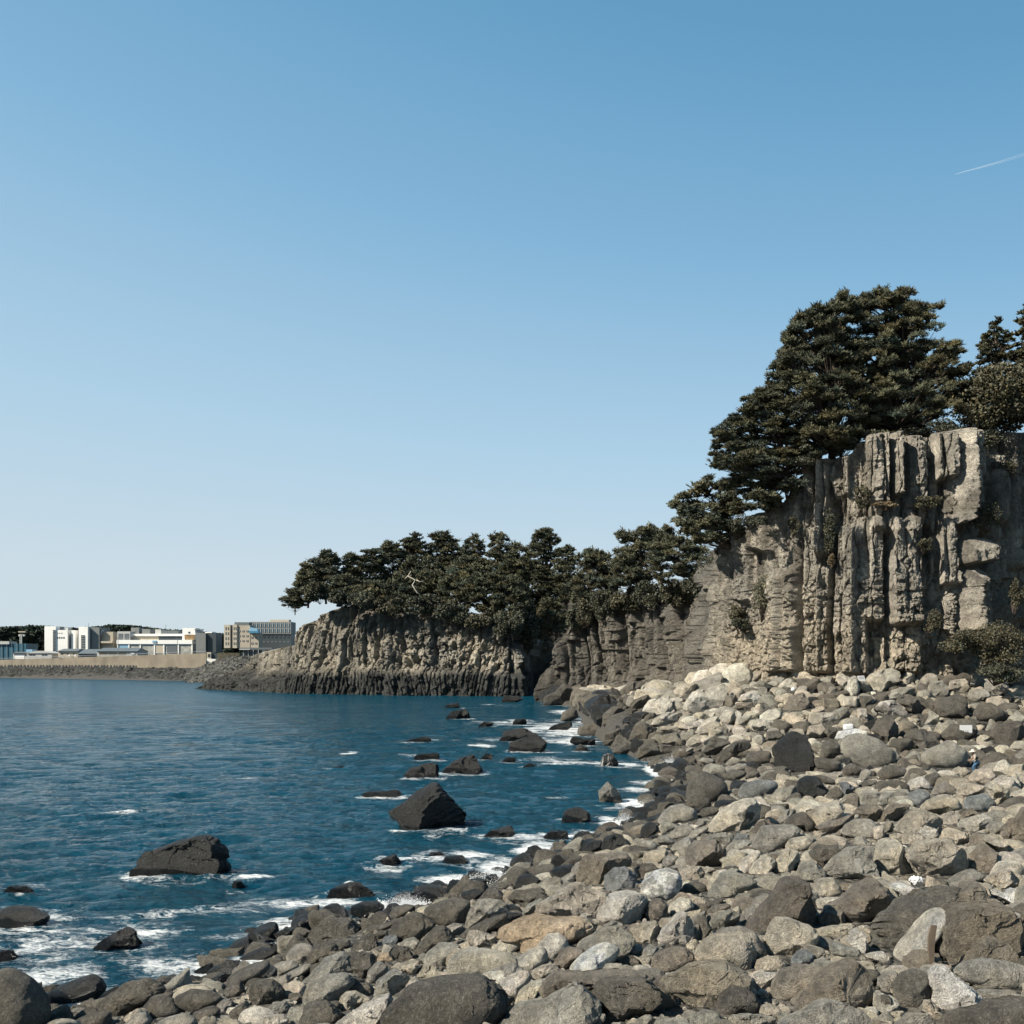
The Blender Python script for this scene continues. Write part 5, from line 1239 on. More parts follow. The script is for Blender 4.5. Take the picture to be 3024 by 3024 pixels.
def scatter(proto, C, scale, rg, colr, tilt=.5):
    n = len(C); az = rg.uniform(0, 6.283, n); c, s = np.cos(az), np.sin(az)
    P = proto[None] * scale[:, None, None]
    X = P[..., 0] * c[:, None] - P[..., 1] * s[:, None]; Y = P[..., 0] * s[:, None] + P[..., 1] * c[:, None]; Z = P[..., 2]
    tx, ty = rg.normal(size=n) * tilt * .5, rg.normal(size=n) * tilt * .5
    X = X + Z * tx[:, None]; Y = Y + Z * ty[:, None]
    V = np.stack([X, Y, Z], -1) + C[:, None, :]
    col = np.repeat(colr[:, None, :], proto.shape[0], 1)
    Fq = np.arange(n * proto.shape[0]).reshape(-1, 4)
    return V.reshape(-1, 3), Fq, col.reshape(-1, 3)

def sample_poly(P, n, rg):
    lo, hi = P.min(0), P.max(0); out = np.zeros((0, 2))
    while len(out) < n:
        q = rg.uniform(lo, hi, (n * 2, 2)); out = np.concatenate([out, q[inside(P, q)]])
    return out[:n]

NEEDLE = np.array([.072, .073, .044])
def pine(poly, D, thick, padr, npad, ntuft, tl, nblade, seed, label, group, base=None, bladew=.10, shade=1.0):
    """Pine: flat pads of upright needle brushes spread through the crown outline, limbs from a bent trunk to the pads."""
    rg = np.random.default_rng(seed); P = np.array(poly, float); s = D / F
    c2 = P.mean(0); lo, hi = P.min(0), P.max(0)
    if base is None: base = (c2[0], hi[1] + 2)
    B = at(base[0], base[1], D)
    q = sample_poly(P, npad, rg)
    edge = P[rg.integers(len(P), size=int(npad * .3))] * .88 + c2 * .12 + rg.normal(size=(int(npad * .3), 2)) * .7 * padr / s * .5
    q = np.concatenate([q, edge]); q = c2 + (q - c2) * (1 - min(.06, .35 * padr / s / max(hi[0] - lo[0], 1) * 2)); n = len(q)
    hw = np.maximum((hi[0] - lo[0]) / 2, 1); rel_ = np.clip(np.abs(q[:, 0] - c2[0]) / hw, 0, 1)
    dep = rg.uniform(-1, 1, n) * thick * np.sqrt(np.clip(1 - rel_ ** 2 * .8, .1, 1)) * np.clip(.35 + (q[:, 1] - lo[1]) / (hi[1] - lo[1] + 1e-6), .35, 1)
    Yc = D + dep; C = np.stack([(q[:, 0] - 512) * s, Yc, H - (q[:, 1] - HY) * s], 1)
    pr = padr * rg.uniform(.55, 1.25, n); pr[npad:] *= .55
    # tufts over each pad: mostly its upper face and rim
    m_ = ntuft; k = n * m_
    az = rg.uniform(0, 6.283, k); rr = np.sqrt(rg.uniform(0, 1, k)); pad = np.repeat(np.arange(n), m_)
    T = np.stack([np.cos(az) * rr, np.sin(az) * rr, .58 * np.sqrt(1 - rr ** 2 * .9) * rg.uniform(.2, 1.1, k) - .14 * rg.uniform(size=k)], 1) * pr[pad][:, None] + C[pad]
    T = T + rg.normal(size=T.shape) * .05 * padr
    tone = (rg.uniform(.72, 1.3, n))[pad] * rg.uniform(.75, 1.25, k)
    warm = (rg.normal(size=n) * .08)[pad]
    cl = NEEDLE[None] * tone[:, None] * (1 + warm[:, None] * np.array([1.4, .3, -1.0])) * shade
    o = empty('pine_tree', B); tag(o, label, 'pine tree', group)
    V, Fq, cc = scatter(tuft_proto(nblade, tl, bladew, seed), T - B, rg.uniform(.65, 1.2, k) * np.where(rg.uniform(size=k) > .9, 1.7, 1.0), rg, cl)
    mesh_np('crown', V, Fq, M_NEEDLE, col=np.clip(cc, .005, .5), smooth=False, parent=o)
    # trunk and limbs
    top = at(c2[0] + rg.uniform(-.1, .1) * hw, lo[1] * .85 + c2[1] * .15, D) - B; mb = MB()
    tt = np.linspace(0, 1, 9); bend = rg.uniform(-.6, .6, 2) * .12 * np.linalg.norm(top)
    tr = top[None] * tt[:, None]; tr[:, 0] += np.sin(tt * 3.14) * bend[0]; tr[:, 1] += np.sin(tt * 3.14) * bend[1]; tr[0, 2] -= 1.2
    hgt = max(2.0, np.linalg.norm(top)); r0 = .028 * hgt
    mb.tube(tr, r0 * (1 - .8 * tt), 7)
    for i in range(n):
        e = C[i] - B - np.array([0, 0, .15 * pr[i]]); f = np.clip((e[2] / max(top[2], .5)) - .22, .05, .92)
        st = np.array([np.interp(f, tt, tr[:, j]) for j in range(3)]); mid = (st + e) / 2 + np.array([0, 0, -.06 * np.linalg.norm(e - st)]) + rg.normal(size=3) * .12
        r1 = r0 * (1 - .8 * f) * .35
        mb.tube(np.array([st, mid, e]), [r1, r1 * .6, r1 * .22], 4, cap=False)
    mb.build('trunk', M_BARK, parent=o, smooth=True)
    return o

GT = 'pines crowning the main cliff'; GH = 'pines on the wooded headland'; GM = 'pines on the low cliff'
BIG = dict(padr=1.05, ntuft=40, tl=.42, nblade=15, bladew=.065)
pine([(846, 296), (855, 292), (868, 296), (876, 289), (890, 290), (905, 296), (912, 306), (921, 303), (926, 309), (921, 322), (927, 336), (926, 350), (936, 360), (950, 352), (954, 358), (948, 368), (958, 372), (957, 382), (950, 392), (956, 400), (950, 412), (935, 428), (905, 436), (880, 436), (858, 440), (846, 400), (838, 350)],
     114, 5.5, npad=300, seed=1, label='tallest pine on the main cliff, top of the great crown', group=GT, base=(893, 428), **BIG)
pine([(801, 314), (812, 310), (822, 302), (832, 303), (844, 296), (846, 304), (836, 312), (852, 330), (858, 365), (852, 400), (866, 440), (850, 452), (820, 458), (795, 450), (785, 430), (775, 400), (772, 372), (779, 354), (786, 345), (791, 330), (797, 320)],
     113, 5.0, npad=260, seed=2, label='broad pine seaward of the tallest one, its crown merging with it', group=GT, base=(832, 450), **BIG)
pine([(758, 388), (768, 384), (776, 396), (790, 420), (812, 446), (808, 466), (796, 484), (782, 500), (758, 514), (740, 520), (736, 490), (720, 476), (716, 460), (722, 448), (712, 444), (714, 434), (726, 432), (732, 420), (744, 416), (750, 400)],
     113, 4.5, npad=190, seed=3, label='pine leaning out over the seaward shoulder of the main cliff', group=GT, base=(790, 474), **BIG)
pine([(669, 506), (674, 498), (682, 494), (686, 486), (700, 488), (706, 478), (716, 480), (728, 484), (742, 494), (740, 510), (732, 524), (726, 540), (714, 545), (700, 548), (692, 540), (684, 532), (676, 524), (684, 516)],
     122, 3.4, padr=1.05, npad=78, ntuft=26, tl=.48, nblade=12, seed=4, label='open gnarled pine on the step below the big crown, sky showing through', group=GT, base=(738, 545))
pine([(652, 546), (662, 540), (676, 538), (690, 545), (704, 552), (714, 560), (710, 572), (695, 580), (680, 578), (664, 584), (652, 572)],
     203, 4.0, padr=1.5, npad=64, ntuft=30, tl=.7, nblade=12, seed=5, label='low spreading pine under the open gnarled one', group=GT, base=(712, 574))
pine([(622, 534), (634, 540), (642, 530), (650, 524), (658, 530), (670, 532), (676, 545), (668, 556), (660, 570), (650, 582), (628, 588), (612, 590), (612, 570), (618, 556), (626, 544)],
     223, 5.2, padr=1.7, npad=95, ntuft=30, tl=.78, nblade=12, bladew=.13, seed=6, label='round-headed pine on the low cliff next to the open gnarled one', group=GM, base=(644, 588))
pine([(578, 556), (588, 549), (596, 553), (606, 552), (608, 560), (602, 568), (610, 576), (608, 592), (590, 602), (574, 606), (570, 590), (580, 575), (584, 566)],
     234, 4.8, padr=1.6, npad=74, ntuft=28, tl=.8, nblade=11, bladew=.14, seed=7, label='solitary pine on the low cliff beside the dip in the treeline', group=GM, base=(592, 602))
pine([(972, 366), (973, 352), (980, 345), (982, 332), (990, 328), (996, 318), (1002, 330), (1010, 338), (1006, 350), (1011, 360), (1004, 374), (985, 376)],
     122, 2.2, padr=.5, npad=80, ntuft=18, tl=.34, nblade=10, seed=8, label='small pointed pine rising behind the broad clifftop bush', group=GT, base=(992, 385))
pine([(1015, 356), (1018, 335), (1021, 318), (1025, 304), (1032, 300), (1042, 318), (1048, 345), (1044, 372), (1018, 374)],
     120, 2.5, padr=.55, npad=90, ntuft=20, tl=.36, nblade=10, seed=9, label='taller pointed pine cut off by the edge of the picture', group=GT, base=(1030, 385))
HEAD = [ # crown outline by centre x, top y, half width, bottom y, depth ; label
    (295, 590, 11, 611, 300, 'ragged pine overhanging the seaward end of the headland'), (308, 562, 11, 604, 300, 'tall slim pine second from the seaward tip of the headland'), (326, 552, 17, 600, 298, 'flat-topped pine standing clear near the seaward tip'),
    (352, 553, 11, 598, 300, 'small pine with a pointed head in the notch of the treeline'), (371, 546, 13, 605, 302, 'pine just inland of the pointed-headed one'), (392, 541, 14, 600, 306, 'pine where the headland treeline starts to climb'),
    (414, 533, 18, 600, 308, 'broad pine on the rising treeline of the headland'), (442, 529, 21, 595, 310, 'highest domed pine in the middle of the headland'), (474, 536, 13, 590, 306, 'pine filling the dip inland of the highest dome'),
    (500, 532, 19, 596, 300, 'second domed pine inland of the highest one'), (520, 541, 11, 590, 296, 'narrow pine between the second dome and the tall open one'), (544, 528, 19, 600, 290, 'tall open-branched pine at the landward end of the headland'),
    (566, 545, 12, 605, 285, 'thin pine above the cave beside the tall open-branched one'),
    (345, 574, 18, 606, 292, 'low pine on the rim above the columns at the seaward end'), (374, 582, 20, 606, 290, 'spreading pine low on the rim above the columns'), (402, 578, 20, 609, 288, 'dark pine low on the rim left of the bleached branch'.replace('left', 'seaward')),
    (430, 570, 20, 606, 290, 'dense pine low on the rim right behind the bleached branch'.replace('right ', '')), (458, 572, 22, 612, 286, 'wide pine drooping over the middle of the headland face'), (486, 572, 22, 615, 282, 'pine drooping over the knobbly rock face'),
    (512, 578, 20, 624, 278, 'shaded pine above the seaward lip of the cave'), (536, 592, 18, 640, 300, 'shadowed pine hanging into the cave mouth'), (556, 590, 14, 636, 288, 'dark pine over the landward lip of the cave'), (420, 556, 24, 592, 300, 'mid-slope pine below the broad one'), (470, 556, 24, 596, 298, 'mid-slope pine below the dip in the treeline'), (512, 560, 20, 600, 292, 'mid-slope pine below the second dome')]
for i, (cx, ty, hw_, by, D, lab) in enumerate(HEAD):
    rg = np.random.default_rng(90 + i); a = np.linspace(0, 2 * math.pi, 18, endpoint=False); cy = (ty * .42 + by * .58); P = []
    for t in a:
        up = math.sin(t) < 0; ry = (cy - ty) if up else (by - cy)
        w_ = hw_ * (1.0 if not up else .92) * rg.uniform(.82, 1.12)
        P.append((cx + w_ * math.cos(t), cy + ry * abs(math.sin(t)) ** .8 * (1 if not up else -1) * rg.uniform(.88, 1.06)))
    low = ty > 568
    pine(P, D, hw_ * .29 * .9, padr=1.5, npad=int(hw_ * (by - ty) * .095) + 16, ntuft=24, tl=.8, nblade=9, seed=200 + i, label=lab, group=GH, base=(cx, by), bladew=.17)

# leafy bushes
def bush(px, py, w, h, D, seed, label, colr=(.085, .078, .045), n=1800, ls=.22, depth=None, name='bush', cat='bush', lumps=9, group='bushes rooted in the cliffs', twigs=True):
    rg = np.random.default_rng(seed); s = D / F; B = at(px, py + h / 2, D); R = np.array([w / 2 * s, depth or min(w, h * 1.2) / 2 * s, h / 2 * s])
    k = rg.uniform(-1, 1, (lumps, 3)); k /= np.maximum(np.linalg.norm(k, axis=1)[:, None], 1)
    C = k * R * .72; r_ = rg.uniform(.28, .5, lumps)[:, None] * R
    li = rg.integers(lumps, size=n); d = rg.normal(size=(n, 3)); d /= np.linalg.norm(d, axis=1)[:, None]
    P = C[li] + d * r_[li] * (rg.uniform(.5, 1.08, n) ** .6)[:, None] + np.array([0, 0, R[2]])
    u = rg.normal(size=(n, 3)); u /= np.linalg.norm(u, axis=1)[:, None]; v = np.cross(u, rg.normal(size=(n, 3))); v /= np.linalg.norm(v, axis=1)[:, None]
    l = ls * rg.uniform(.6, 1.3, n)[:, None]; V = np.stack([P - u * l / 2, P + v * l * .3, P + u * l / 2, P - v * l * .3], 1).reshape(-1, 3)
    cl = np.array(colr)[None] * (rg.uniform(.7, 1.3, lumps)[li] * rg.uniform(.7, 1.3, n))[:, None] * (1 + rg.normal(size=(n, 1)) * np.array([.12, .03, -.08]))
    o = empty(name, B); tag(o, label, cat, group)
    mesh_np('foliage', V, np.arange(4 * n).reshape(-1, 4), M_LEAF, col=np.clip(np.repeat(cl, 4, 0), .006, .5), smooth=False, parent=o)
    mb = MB(); st = np.array([0, R[1] * .8, -.2])
    for i in range(lumps):
        e = C[i] + np.array([0, 0, R[2]]); mb.tube(np.array([st, (st + e) / 2 + rg.normal(size=3) * .15, e]), [.05, .035, .012], 4, cap=False)
        for _ in range(3):
            mb.tube(np.array([e, e + rg.normal(size=3) * r_[i] * .7]), [.014, .006], 3, cap=False)
    mb.build('stem', M_BARK, parent=o, smooth=True)
    return o

OL = (.062, .058, .035); DK = (.05, .052, .034); BR = (.14, .105, .06); PA = (.12, .115, .08)
bush(1006, 404, 100, 74, 110, 1, 'broad round bush on the cliff edge beside the great pines', (.066, .061, .036), 26000, .36, 4.5, lumps=30)
bush(950, 428, 48, 22, 110, 2, 'dark low bush on the rim under the tallest pine', DK, 2600, .24, lumps=12)
bush(880, 437, 40, 16, 110, 3, 'dark scrub at the foot of the tallest pine trunk', DK, 1800, .24)
bush(985, 440, 60, 22, 110, 36, 'dark creeper hanging over the rim below the broad round bush', DK, 2600, .24, lumps=12)
bush(764, 598, 24, 44, 117, 4, 'pale grey-green ivy mound beside the freestanding column', PA, 3800, .20, 1.6, lumps=14)
bush(736, 612, 20, 18, 121, 5, 'bush beside the ivy mound, seaward of it', OL, 1600, .22)
bush(740, 624, 20, 16, 120, 6, 'dark bush hanging below the ivy mound', DK, 1500, .22)
bush(831, 530, 14, 44, 109.5, 7, 'upright dark creeper in the cleft below the clifftop columns', DK, 2200, .2, 1.0, lumps=14)
bush(832, 560, 10, 14, 108.5, 8, 'brown tuft at the bottom of the creeper cleft', BR, 700, .2, .7)
bush(862, 496, 18, 26, 107, 9, 'brownish bush under the clifftop columns', OL, 1800, .2, 1.0, lumps=10)
bush(886, 505, 30, 7, 106.5, 37, 'thin line of brown scrub on the ledge below the hanging columns', BR, 900, .18, .7)
bush(928, 502, 30, 14, 106.5, 10, 'straggling bush on the ledge in the middle of the upper cliff', OL, 1700, .2, 1.0, lumps=12)
bush(926, 545, 16, 14, 106, 11, 'small green bush beside the dark hollow in the cliff', OL, 1000, .2, .8)
bush(986, 516, 30, 28, 106.5, 12, 'dark twiggy bush jutting from the cliff below the clifftop bush', DK, 3000, .2, 1.4, lumps=14)
bush(1004, 470, 30, 20, 109, 13, 'patch of brown scrub high on the landward cliff', OL, 1200, .2, .8)
bush(930, 620, 24, 24, 105, 14, 'dry grassy bush low on the main cliff', OL, 1900, .2, 1.2, lumps=12)
bush(960, 640, 40, 26, 104, 15, 'brown thicket at the landward foot of the main cliff', OL, 3200, .2, 1.6, lumps=16)
bush(1000, 645, 54, 44, 103, 16, 'large leafy thicket at the cliff foot by the picture edge', (.062, .057, .034), 8000, .2, 2.4, lumps=26)
bush(1000, 672, 50, 24, 101, 38, 'dark lower skirt of the thicket behind the dark boulders', DK, 3600, .2, 1.6, lumps=16)
bush(1018, 595, 16, 40, 107, 17, 'narrow bush climbing the cliff above the large thicket', OL, 1800, .2, 1.0, lumps=12)
bush(794, 524, 12, 22, 111, 18, 'small bush on the shoulder next to the leaning pine', OL, 900, .2, .8)
bush(752, 520, 34, 14, 112, 19, 'scrub under the branches of the leaning pine', DK, 1600, .22, 1.4, lumps=12)
bush(805, 460, 34, 14, 110, 20, 'scrub along the rim under the broad pine', DK, 1600, .22, 1.4, lumps=12)
bush(722, 556, 18, 22, 125, 21, 'dark bush clinging below the open gnarled pine', DK, 1500, .22, 1.2)
bush(708, 572, 30, 40, 186, 39, 'tall dark bush in the notch behind the spreading pine', DK, 4200, .26, 2.0, lumps=16)
SC = 'scrub fringing the low cliff'
for i, (px, py, w, h, D, lab) in enumerate([(700, 580, 30, 24, 200, 'shadowed bush on the low cliff under the spreading pine'), (676, 588, 30, 22, 208, 'bush on the low cliff below the round-headed pine, landward side'), (650, 592, 30, 22, 216, 'bush on the low cliff right under the round-headed pine'.replace('right ', '')),
        (626, 597, 28, 22, 222, 'bush at the seaward foot of the round-headed pine'), (606, 601, 26, 22, 226, 'bush between the two pines of the low cliff'), (588, 607, 24, 22, 229, 'bush at the foot of the solitary pine'), (573, 614, 18, 20, 232, 'bush at the seaward brink of the low cliff'),
        (610, 580, 24, 28, 236, 'tall dark bush behind the solitary pine')]):
    bush(px, py + 3, w * 1.1, h * 1.45, D, 50 + i, lab, (DK, OL)[i % 2], 4600, .48, group=SC, lumps=14)
SH = 'undergrowth along the headland rim'
for i, (px, py, w, h, D, lab) in enumerate([(318, 598, 26, 18, 290, 'bush above the seaward column face'), (340, 604, 22, 12, 284, 'bush in the notch of the headland rim'), (362, 606, 26, 16, 283, 'dark bush on the rim, second past the notch'), (390, 612, 30, 16, 281, 'bush on the rim seaward of the bleached branch'),
        (424, 612, 34, 18, 280, 'dark bush on the rim under the bleached branch'), (452, 620, 30, 18, 278, 'bush spilling over the middle of the rim'), (480, 624, 32, 18, 276, 'bush spilling over the knobbly rock'), (508, 630, 26, 22, 272, 'bush over the seaward edge of the cave'), (528, 640, 24, 34, 284, 'dark bush deep in the cave gully'), (548, 630, 22, 40, 290, 'dark bush at the back of the cave gully')]):
    bush(px, py - 6, w * 1.15, h * 1.25, D - 2, 70 + i, lab, (DK, OL)[i % 3 == 0], 4200, .62, group=SH, lumps=18)
for i, (px, py, w, h, D, lab) in enumerate([(812, 452, 30, 16, 111, 'dark scrub on the rim where the cliff top steps up'), (845, 446, 30, 18, 111, 'dark scrub between the trunks of the great pines'), (790, 486, 26, 22, 112, 'dark bush under the leaning pine, on the stepped rim'),
        (770, 502, 24, 18, 113, 'dark bush under the leaning pine, lower on the stepped rim'), (912, 434, 40, 16, 111, 'dark scrub under the landward limbs of the tallest pine'), (738, 528, 20, 18, 119, 'dark bush behind the open gnarled pine')]):
    bush(px, py, w, h, D, 90 + i, lab, DK, 3000, .3, 1.8, group='scrub along the main cliff rim', lumps=14)
# bleached branch on the headland
mb = MB(); c = at(411, 588, 272)
mb.tube(np.array([(0, 0, 4.5), (-.8, 0, 3.2), (1.2, 0, 2.2), (.4, 0, .8), (1.6, 0, -1.2), (2.4, 0, -1.8)]), [.12, .2, .25, .22, .2, .1], 5)
mb.tube(np.array([(-1.6, 0, 2.4), (-.8, 0, 3.2), (.2, 0, 3.4)]), [.08, .16, .1], 5); mb.tube(np.array([(1.2, 0, 2.2), (2.4, 0, 1.6), (3.4, 0, 1.9)]), [.18, .12, .06], 5)
tag(mb.build('dead_branch', plain('bleached_wood', (.45, .40, .32), .8, .15), smooth=True, loc=None), 'bleached bare branch among the dark pines of the headland', 'branch')
bpy.data.objects['dead_branch'].location = c.tolist()
# ------------------------------------------------------------------ harbour town beyond the bay
W_ = plain('white_render', (.98, .96, .90), .7, .04, .2); W2 = plain('grey_white_render', (.50, .50, .47), .7, .05, .2); BG = plain('beige_render', (.46, .40, .31), .75, .06, .2); BG2 = plain('pale_beige_render', (.52, .46, .36), .75, .05, .2)
GL = plain('window_glass', (.05, .065, .075), .25, .1); CC = plain('weathered_concrete', (.175, .15, .112), .9, .3, .12); CD = plain('dark_cladding_and_shade', (.055, .07, .075), .5, .1, .3); GR = plain('grey_cladding_and_shade', (.20, .21, .20), .6, .1, .3)
RF = plain('blue_grey_roof', (.13, .15, .155), .5, .08, .2); NETB = plain('blue_netting', (.015, .10, .15), .6, .3, .4); LB = plain('light_blue_paint', (.25, .45, .60), .5, .05); OR = plain('brown_mural_paint', (.30, .19, .08), .7, .35, .5)
MU = plain('mural_paint', (.40, .40, .36), .7, .35, .35); STEEL = plain('galvanised_steel', (.30, .31, .32), .4, .08, metal=.4); TEAL = plain('blue_roof_paint', (.06, .22, .34), .5, .08)
def X_(px, D): return (px - 512) * D / F
def Z_(py, D): return H - (py - HY) * D / F
def blk(name, x0, x1, y0, y1, D, dep, mat, parent=None, off=0.0, roll=0):
    """Solid block covering picture columns x0..x1 and rows y0..y1 with its face at depth D."""
    org = np.array(parent.location) if parent is not None else np.zeros(3)
    mb = MB(); mb.quadbox(X_(x0, D), X_(x1, D), D + off, D + off + dep, Z_(y1, D), Z_(y0, D))
    mb.V = [v - org for v in mb.V]
    return mb.build(name, mat, parent=parent)
def building(name, x0, x1, yb, D, label, cat='building', group=None):
    bpy.context.view_layer.update(); return tag(empty(name, (X_((x0 + x1) / 2, D), D, Z_(yb, D))), label, cat, group)
def wins(par, x0, x1, y0, y1, nx, ny, D, fx=.6, fy=.6, mat=None, off=-.12, frame=None):
    dx, dy = (x1 - x0) / nx, (y1 - y0) / ny
    for j in range(ny):
        for i in range(nx):
            cx, cy = x0 + dx * (i + .5), y0 + dy * (j + .5)
            w = blk('window', cx - dx * fx / 2, cx + dx * fx / 2, cy - dy * fy / 2, cy + dy * fy / 2, D, .3, mat or GL, par, off)
            if frame:
                f_ = blk('frame', cx - dx * fx * .10, cx + dx * fx * .10, cy - dy * fy / 2, cy + dy * fy / 2, D, .3, frame, par, off - .08)
                f_.parent = w; f_.matrix_parent_inverse.identity()

Dt = 660
b = building('cold_store', 44, 99, 654, Dt, 'tall white windowless store with three slab towers')
blk('tower', 44.5, 55.8, 626.2, 654, Dt, 22, W_, b); blk('window_strip', 53.0, 55.4, 630, 651, Dt, .3, GL, b, -.15)
blk('hall', 55.8, 67.6, 630, 654, Dt + .5, 20, W_, b); wins(b, 56.5, 65, 636.3, 639.2, 4, 1, Dt + .5, .5, .6); wins(b, 56.5, 63, 632.4, 634, 3, 1, Dt + .5, .4, .5)
blk('recess', 67.6, 78.6, 630.6, 654, Dt + 6, 14, GR, b); blk('tower', 71.4, 75.4, 630.2, 654, Dt + 2, 14, W_, b)
blk('tower', 78.6, 87.8, 626.7, 654, Dt, 22, W_, b); blk('window_strip', 81.2, 84.9, 635.2, 650, Dt, .3, GL, b, -.15)
blk('side_wall', 87.8, 99.4, 627.3, 654, Dt + 3, 18, GR, b); blk('window_strip', 90.9, 91.8, 631, 650, Dt + 3, .3, GL, b, -.15)  # white side wall, its shade put into the grey colour
for k in range(8): blk('mullion', 81.2, 84.9, 636.6 + k * 1.7, 637.0 + k * 1.7, Dt, .3, W2, b, -.3)
for k in range(11): blk('mullion', 53.0, 55.4, 631.2 + k * 1.8, 631.5 + k * 1.8, Dt, .3, W2, b, -.3)
blk('rooftop_unit', 57, 60, 626.6, 630, Dt + 6, 6, GR, b); blk('rooftop_unit', 65.4, 68, 627.6, 630, Dt + 6, 5, W2, b); blk('rooftop_unit', 99.4, 101.6, 629.5, 636, Dt + 4, 5, STEEL, b)
b = building('beige_building', 99, 114, 652, Dt + 6, 'beige windowless block with a balcony slab beside the white store')
blk('wall', 99.4, 113, 631.8, 652, Dt + 6, 14, BG, b); blk('balcony', 98, 113.8, 641.2, 643.2, Dt + 6, 4, BG2, b, -2.5)
b = building('fish_market', 117, 196, 655, Dt, 'long white hall with bays of faded murals and a beige upper storey')
blk('upper_wall', 130, 184, 636, 641.5, Dt + 4, 18, BG2, b); blk('roof', 129.5, 184.5, 633.8, 636, Dt + 3, 20, W_, b); blk('upper_window', 159, 182, 636.4, 640, Dt + 4, .4, GL, b, -.3)
blk('louvre_wall', 117.3, 130, 631.4, 641, Dt + 1, 14, W2, b)
for i in range(2):
    for k in range(7): blk('louvre', 118.2 + i * 6, 123 + i * 6, 633.6 + k * .95, 634.0 + k * .95, Dt + 1, .25, STEEL, b, -.2)
blk('lower_wall', 117, 192, 643, 655, Dt, 18, MU, b); blk('fascia', 117, 192.5, 640, 644, Dt, 20, W_, b, -.8)
for px in (117.6, 128.6, 140, 154.2, 163.5, 178, 191.6): blk('pillar', px, px + 1.1, 643.6, 655, Dt, .8, W_, b, -.5)
blk('sky_blue_panel', 118.7, 128.5, 644, 648, Dt, .3, LB, b, -.2); blk('sky_blue_band', 129.8, 191, 643.9, 645.2, Dt, .3, LB, b, -.2)
blk('shutter', 167, 177, 645.8, 653, Dt, .3, RF, b, -.25); blk('shutter', 155.4, 163.4, 645.4, 653.6, Dt, .3, BG2, b, -.25)
blk('badge', 153, 157, 640.6, 642.6, Dt, .3, LB, b, -1.2)
blk('rooftop_room', 131, 139, 627.6, 634, Dt + 8, 8, GR, b); blk('rooftop_room', 142, 150, 629, 634, Dt + 8, 8, GR, b); blk('rooftop_room', 155, 161, 629.4, 634, Dt + 8, 8, W2, b); blk('rooftop_room', 161, 178, 630.4, 634, Dt + 8, 8, RF, b)
blk('stair_tower', 182.4, 195.4, 628.1, 640, Dt + 1, 10, W_, b); wins(b, 188, 190.4, 631.5, 633.6, 1, 1, Dt + 1, .8, .8); blk('mural_patch', 184.6, 194.8, 634.6, 639.6, Dt + 1, .3, OR, b, -.2)
b = building('grey_office', 196, 216, 653, Dt - 8, 'grey square building with a dark landward side')
blk('wall', 196, 205.6, 633, 653, Dt - 8, 16, GR, b); blk('shade_toned_wall', 205.6, 216, 633.6, 652.5, Dt - 6, 14, CD, b); blk('roof', 205, 212, 631.8, 633, Dt - 5, 8, W_, b)  # landward side away from the sun: shade painted as a darker material
mb = MB(); org = np.array(b.location)
for k in range(7): mb.quadbox(X_(197 + k * 1.2, Dt), X_(197.5 + k * 1.2, Dt), Dt - 4, Dt - 3, Z_(633, Dt), Z_(629.8, Dt))
mb.quadbox(X_(196.6, Dt), X_(205, Dt), Dt - 5, Dt - 2, Z_(630, Dt), Z_(629.4, Dt)); mb.V = [v - org for v in mb.V]; mb.build('roof_frame', STEEL, b)
Da = 610
b = building('apartment_block', 224, 259, 648, Da, 'beige apartment block with a blue awning on its roof')
blk('wall', 224, 230.2, 624.8, 648, Da, 12, BG2, b); blk('recess', 230.2, 232.6, 625.6, 648, Da + 2, 10, GR, b); blk('wall', 232.6, 237, 624.6, 648, Da, 12, BG2, b); blk('wall', 237, 250, 625.4, 648, Da + .8, 12, BG, b); blk('wall', 250, 258.6, 633, 648, Da + 1, 10, BG, b)
blk('rooftop_room', 234.5, 249, 622.2, 625.4, Da + 3, 8, RF, b)
wins(b, 224.8, 229.6, 626, 646, 2, 4, Da, .45, .55, frame=W2); wins(b, 233, 236.8, 626, 646, 2, 4, Da, .45, .55, frame=W2)
wins(b, 237.4, 249.4, 628.8, 643.4, 3, 3, Da + .8, .5, .36, frame=W2); wins(b, 250.4, 258, 634.6, 646.4, 2, 2, Da + 1, .55, .34, frame=W2)
mb = MB(); org = np.array(b.location); A = [(249.5, 633), (258.8, 633.2), (257.4, 629), (250.2, 627.2)]
V = np.array([[X_(p, Da), Da - 1 + k * 6, Z_(q, Da)] for k in (0, 1) for p, q in A]) - org
mb.add(V, [[0, 1, 2], [0, 2, 3], [4, 6, 5], [4, 7, 6], [0, 4, 5], [0, 5, 1], [1, 5, 6], [1, 6, 2], [2, 6, 7], [2, 7, 3], [3, 7, 4], [3, 4, 0]]); mb.build('awning', LB, b)
blk('awning_edge', 249.5, 259, 631, 633.2, Da, .4, TEAL, b, -1.4)
b = building('hotel', 250, 291, 648, Da + 24, 'grey-beige hotel with two rows of square windows')
blk('wall', 250, 291, 621.8, 634, Da + 24, 14, plain('cool_grey_render', (.24, .245, .235), .7, .06, .2), b); blk('base', 250, 291, 634, 650, Da + 24.5, 12, CD, b)
HG = plain('hotel_glass', (.07, .12, .16), .2, .1); wins(b, 250.6, 290.4, 623, 627.8, 10, 1, Da + 24, .7, .85, HG, frame=W2); wins(b, 250.6, 290.4, 628.4, 633.2, 10, 1, Da + 24, .7, .85, HG, frame=W2); wins(b, 258, 290.4, 634.6, 638.4, 8, 1, Da + 24.5, .55, .8)
wins(b, 258, 290.4, 640.2, 643.4, 8, 1, Da + 24.5, .6, .5, RF)
mb = MB(); org = np.array(b.location)
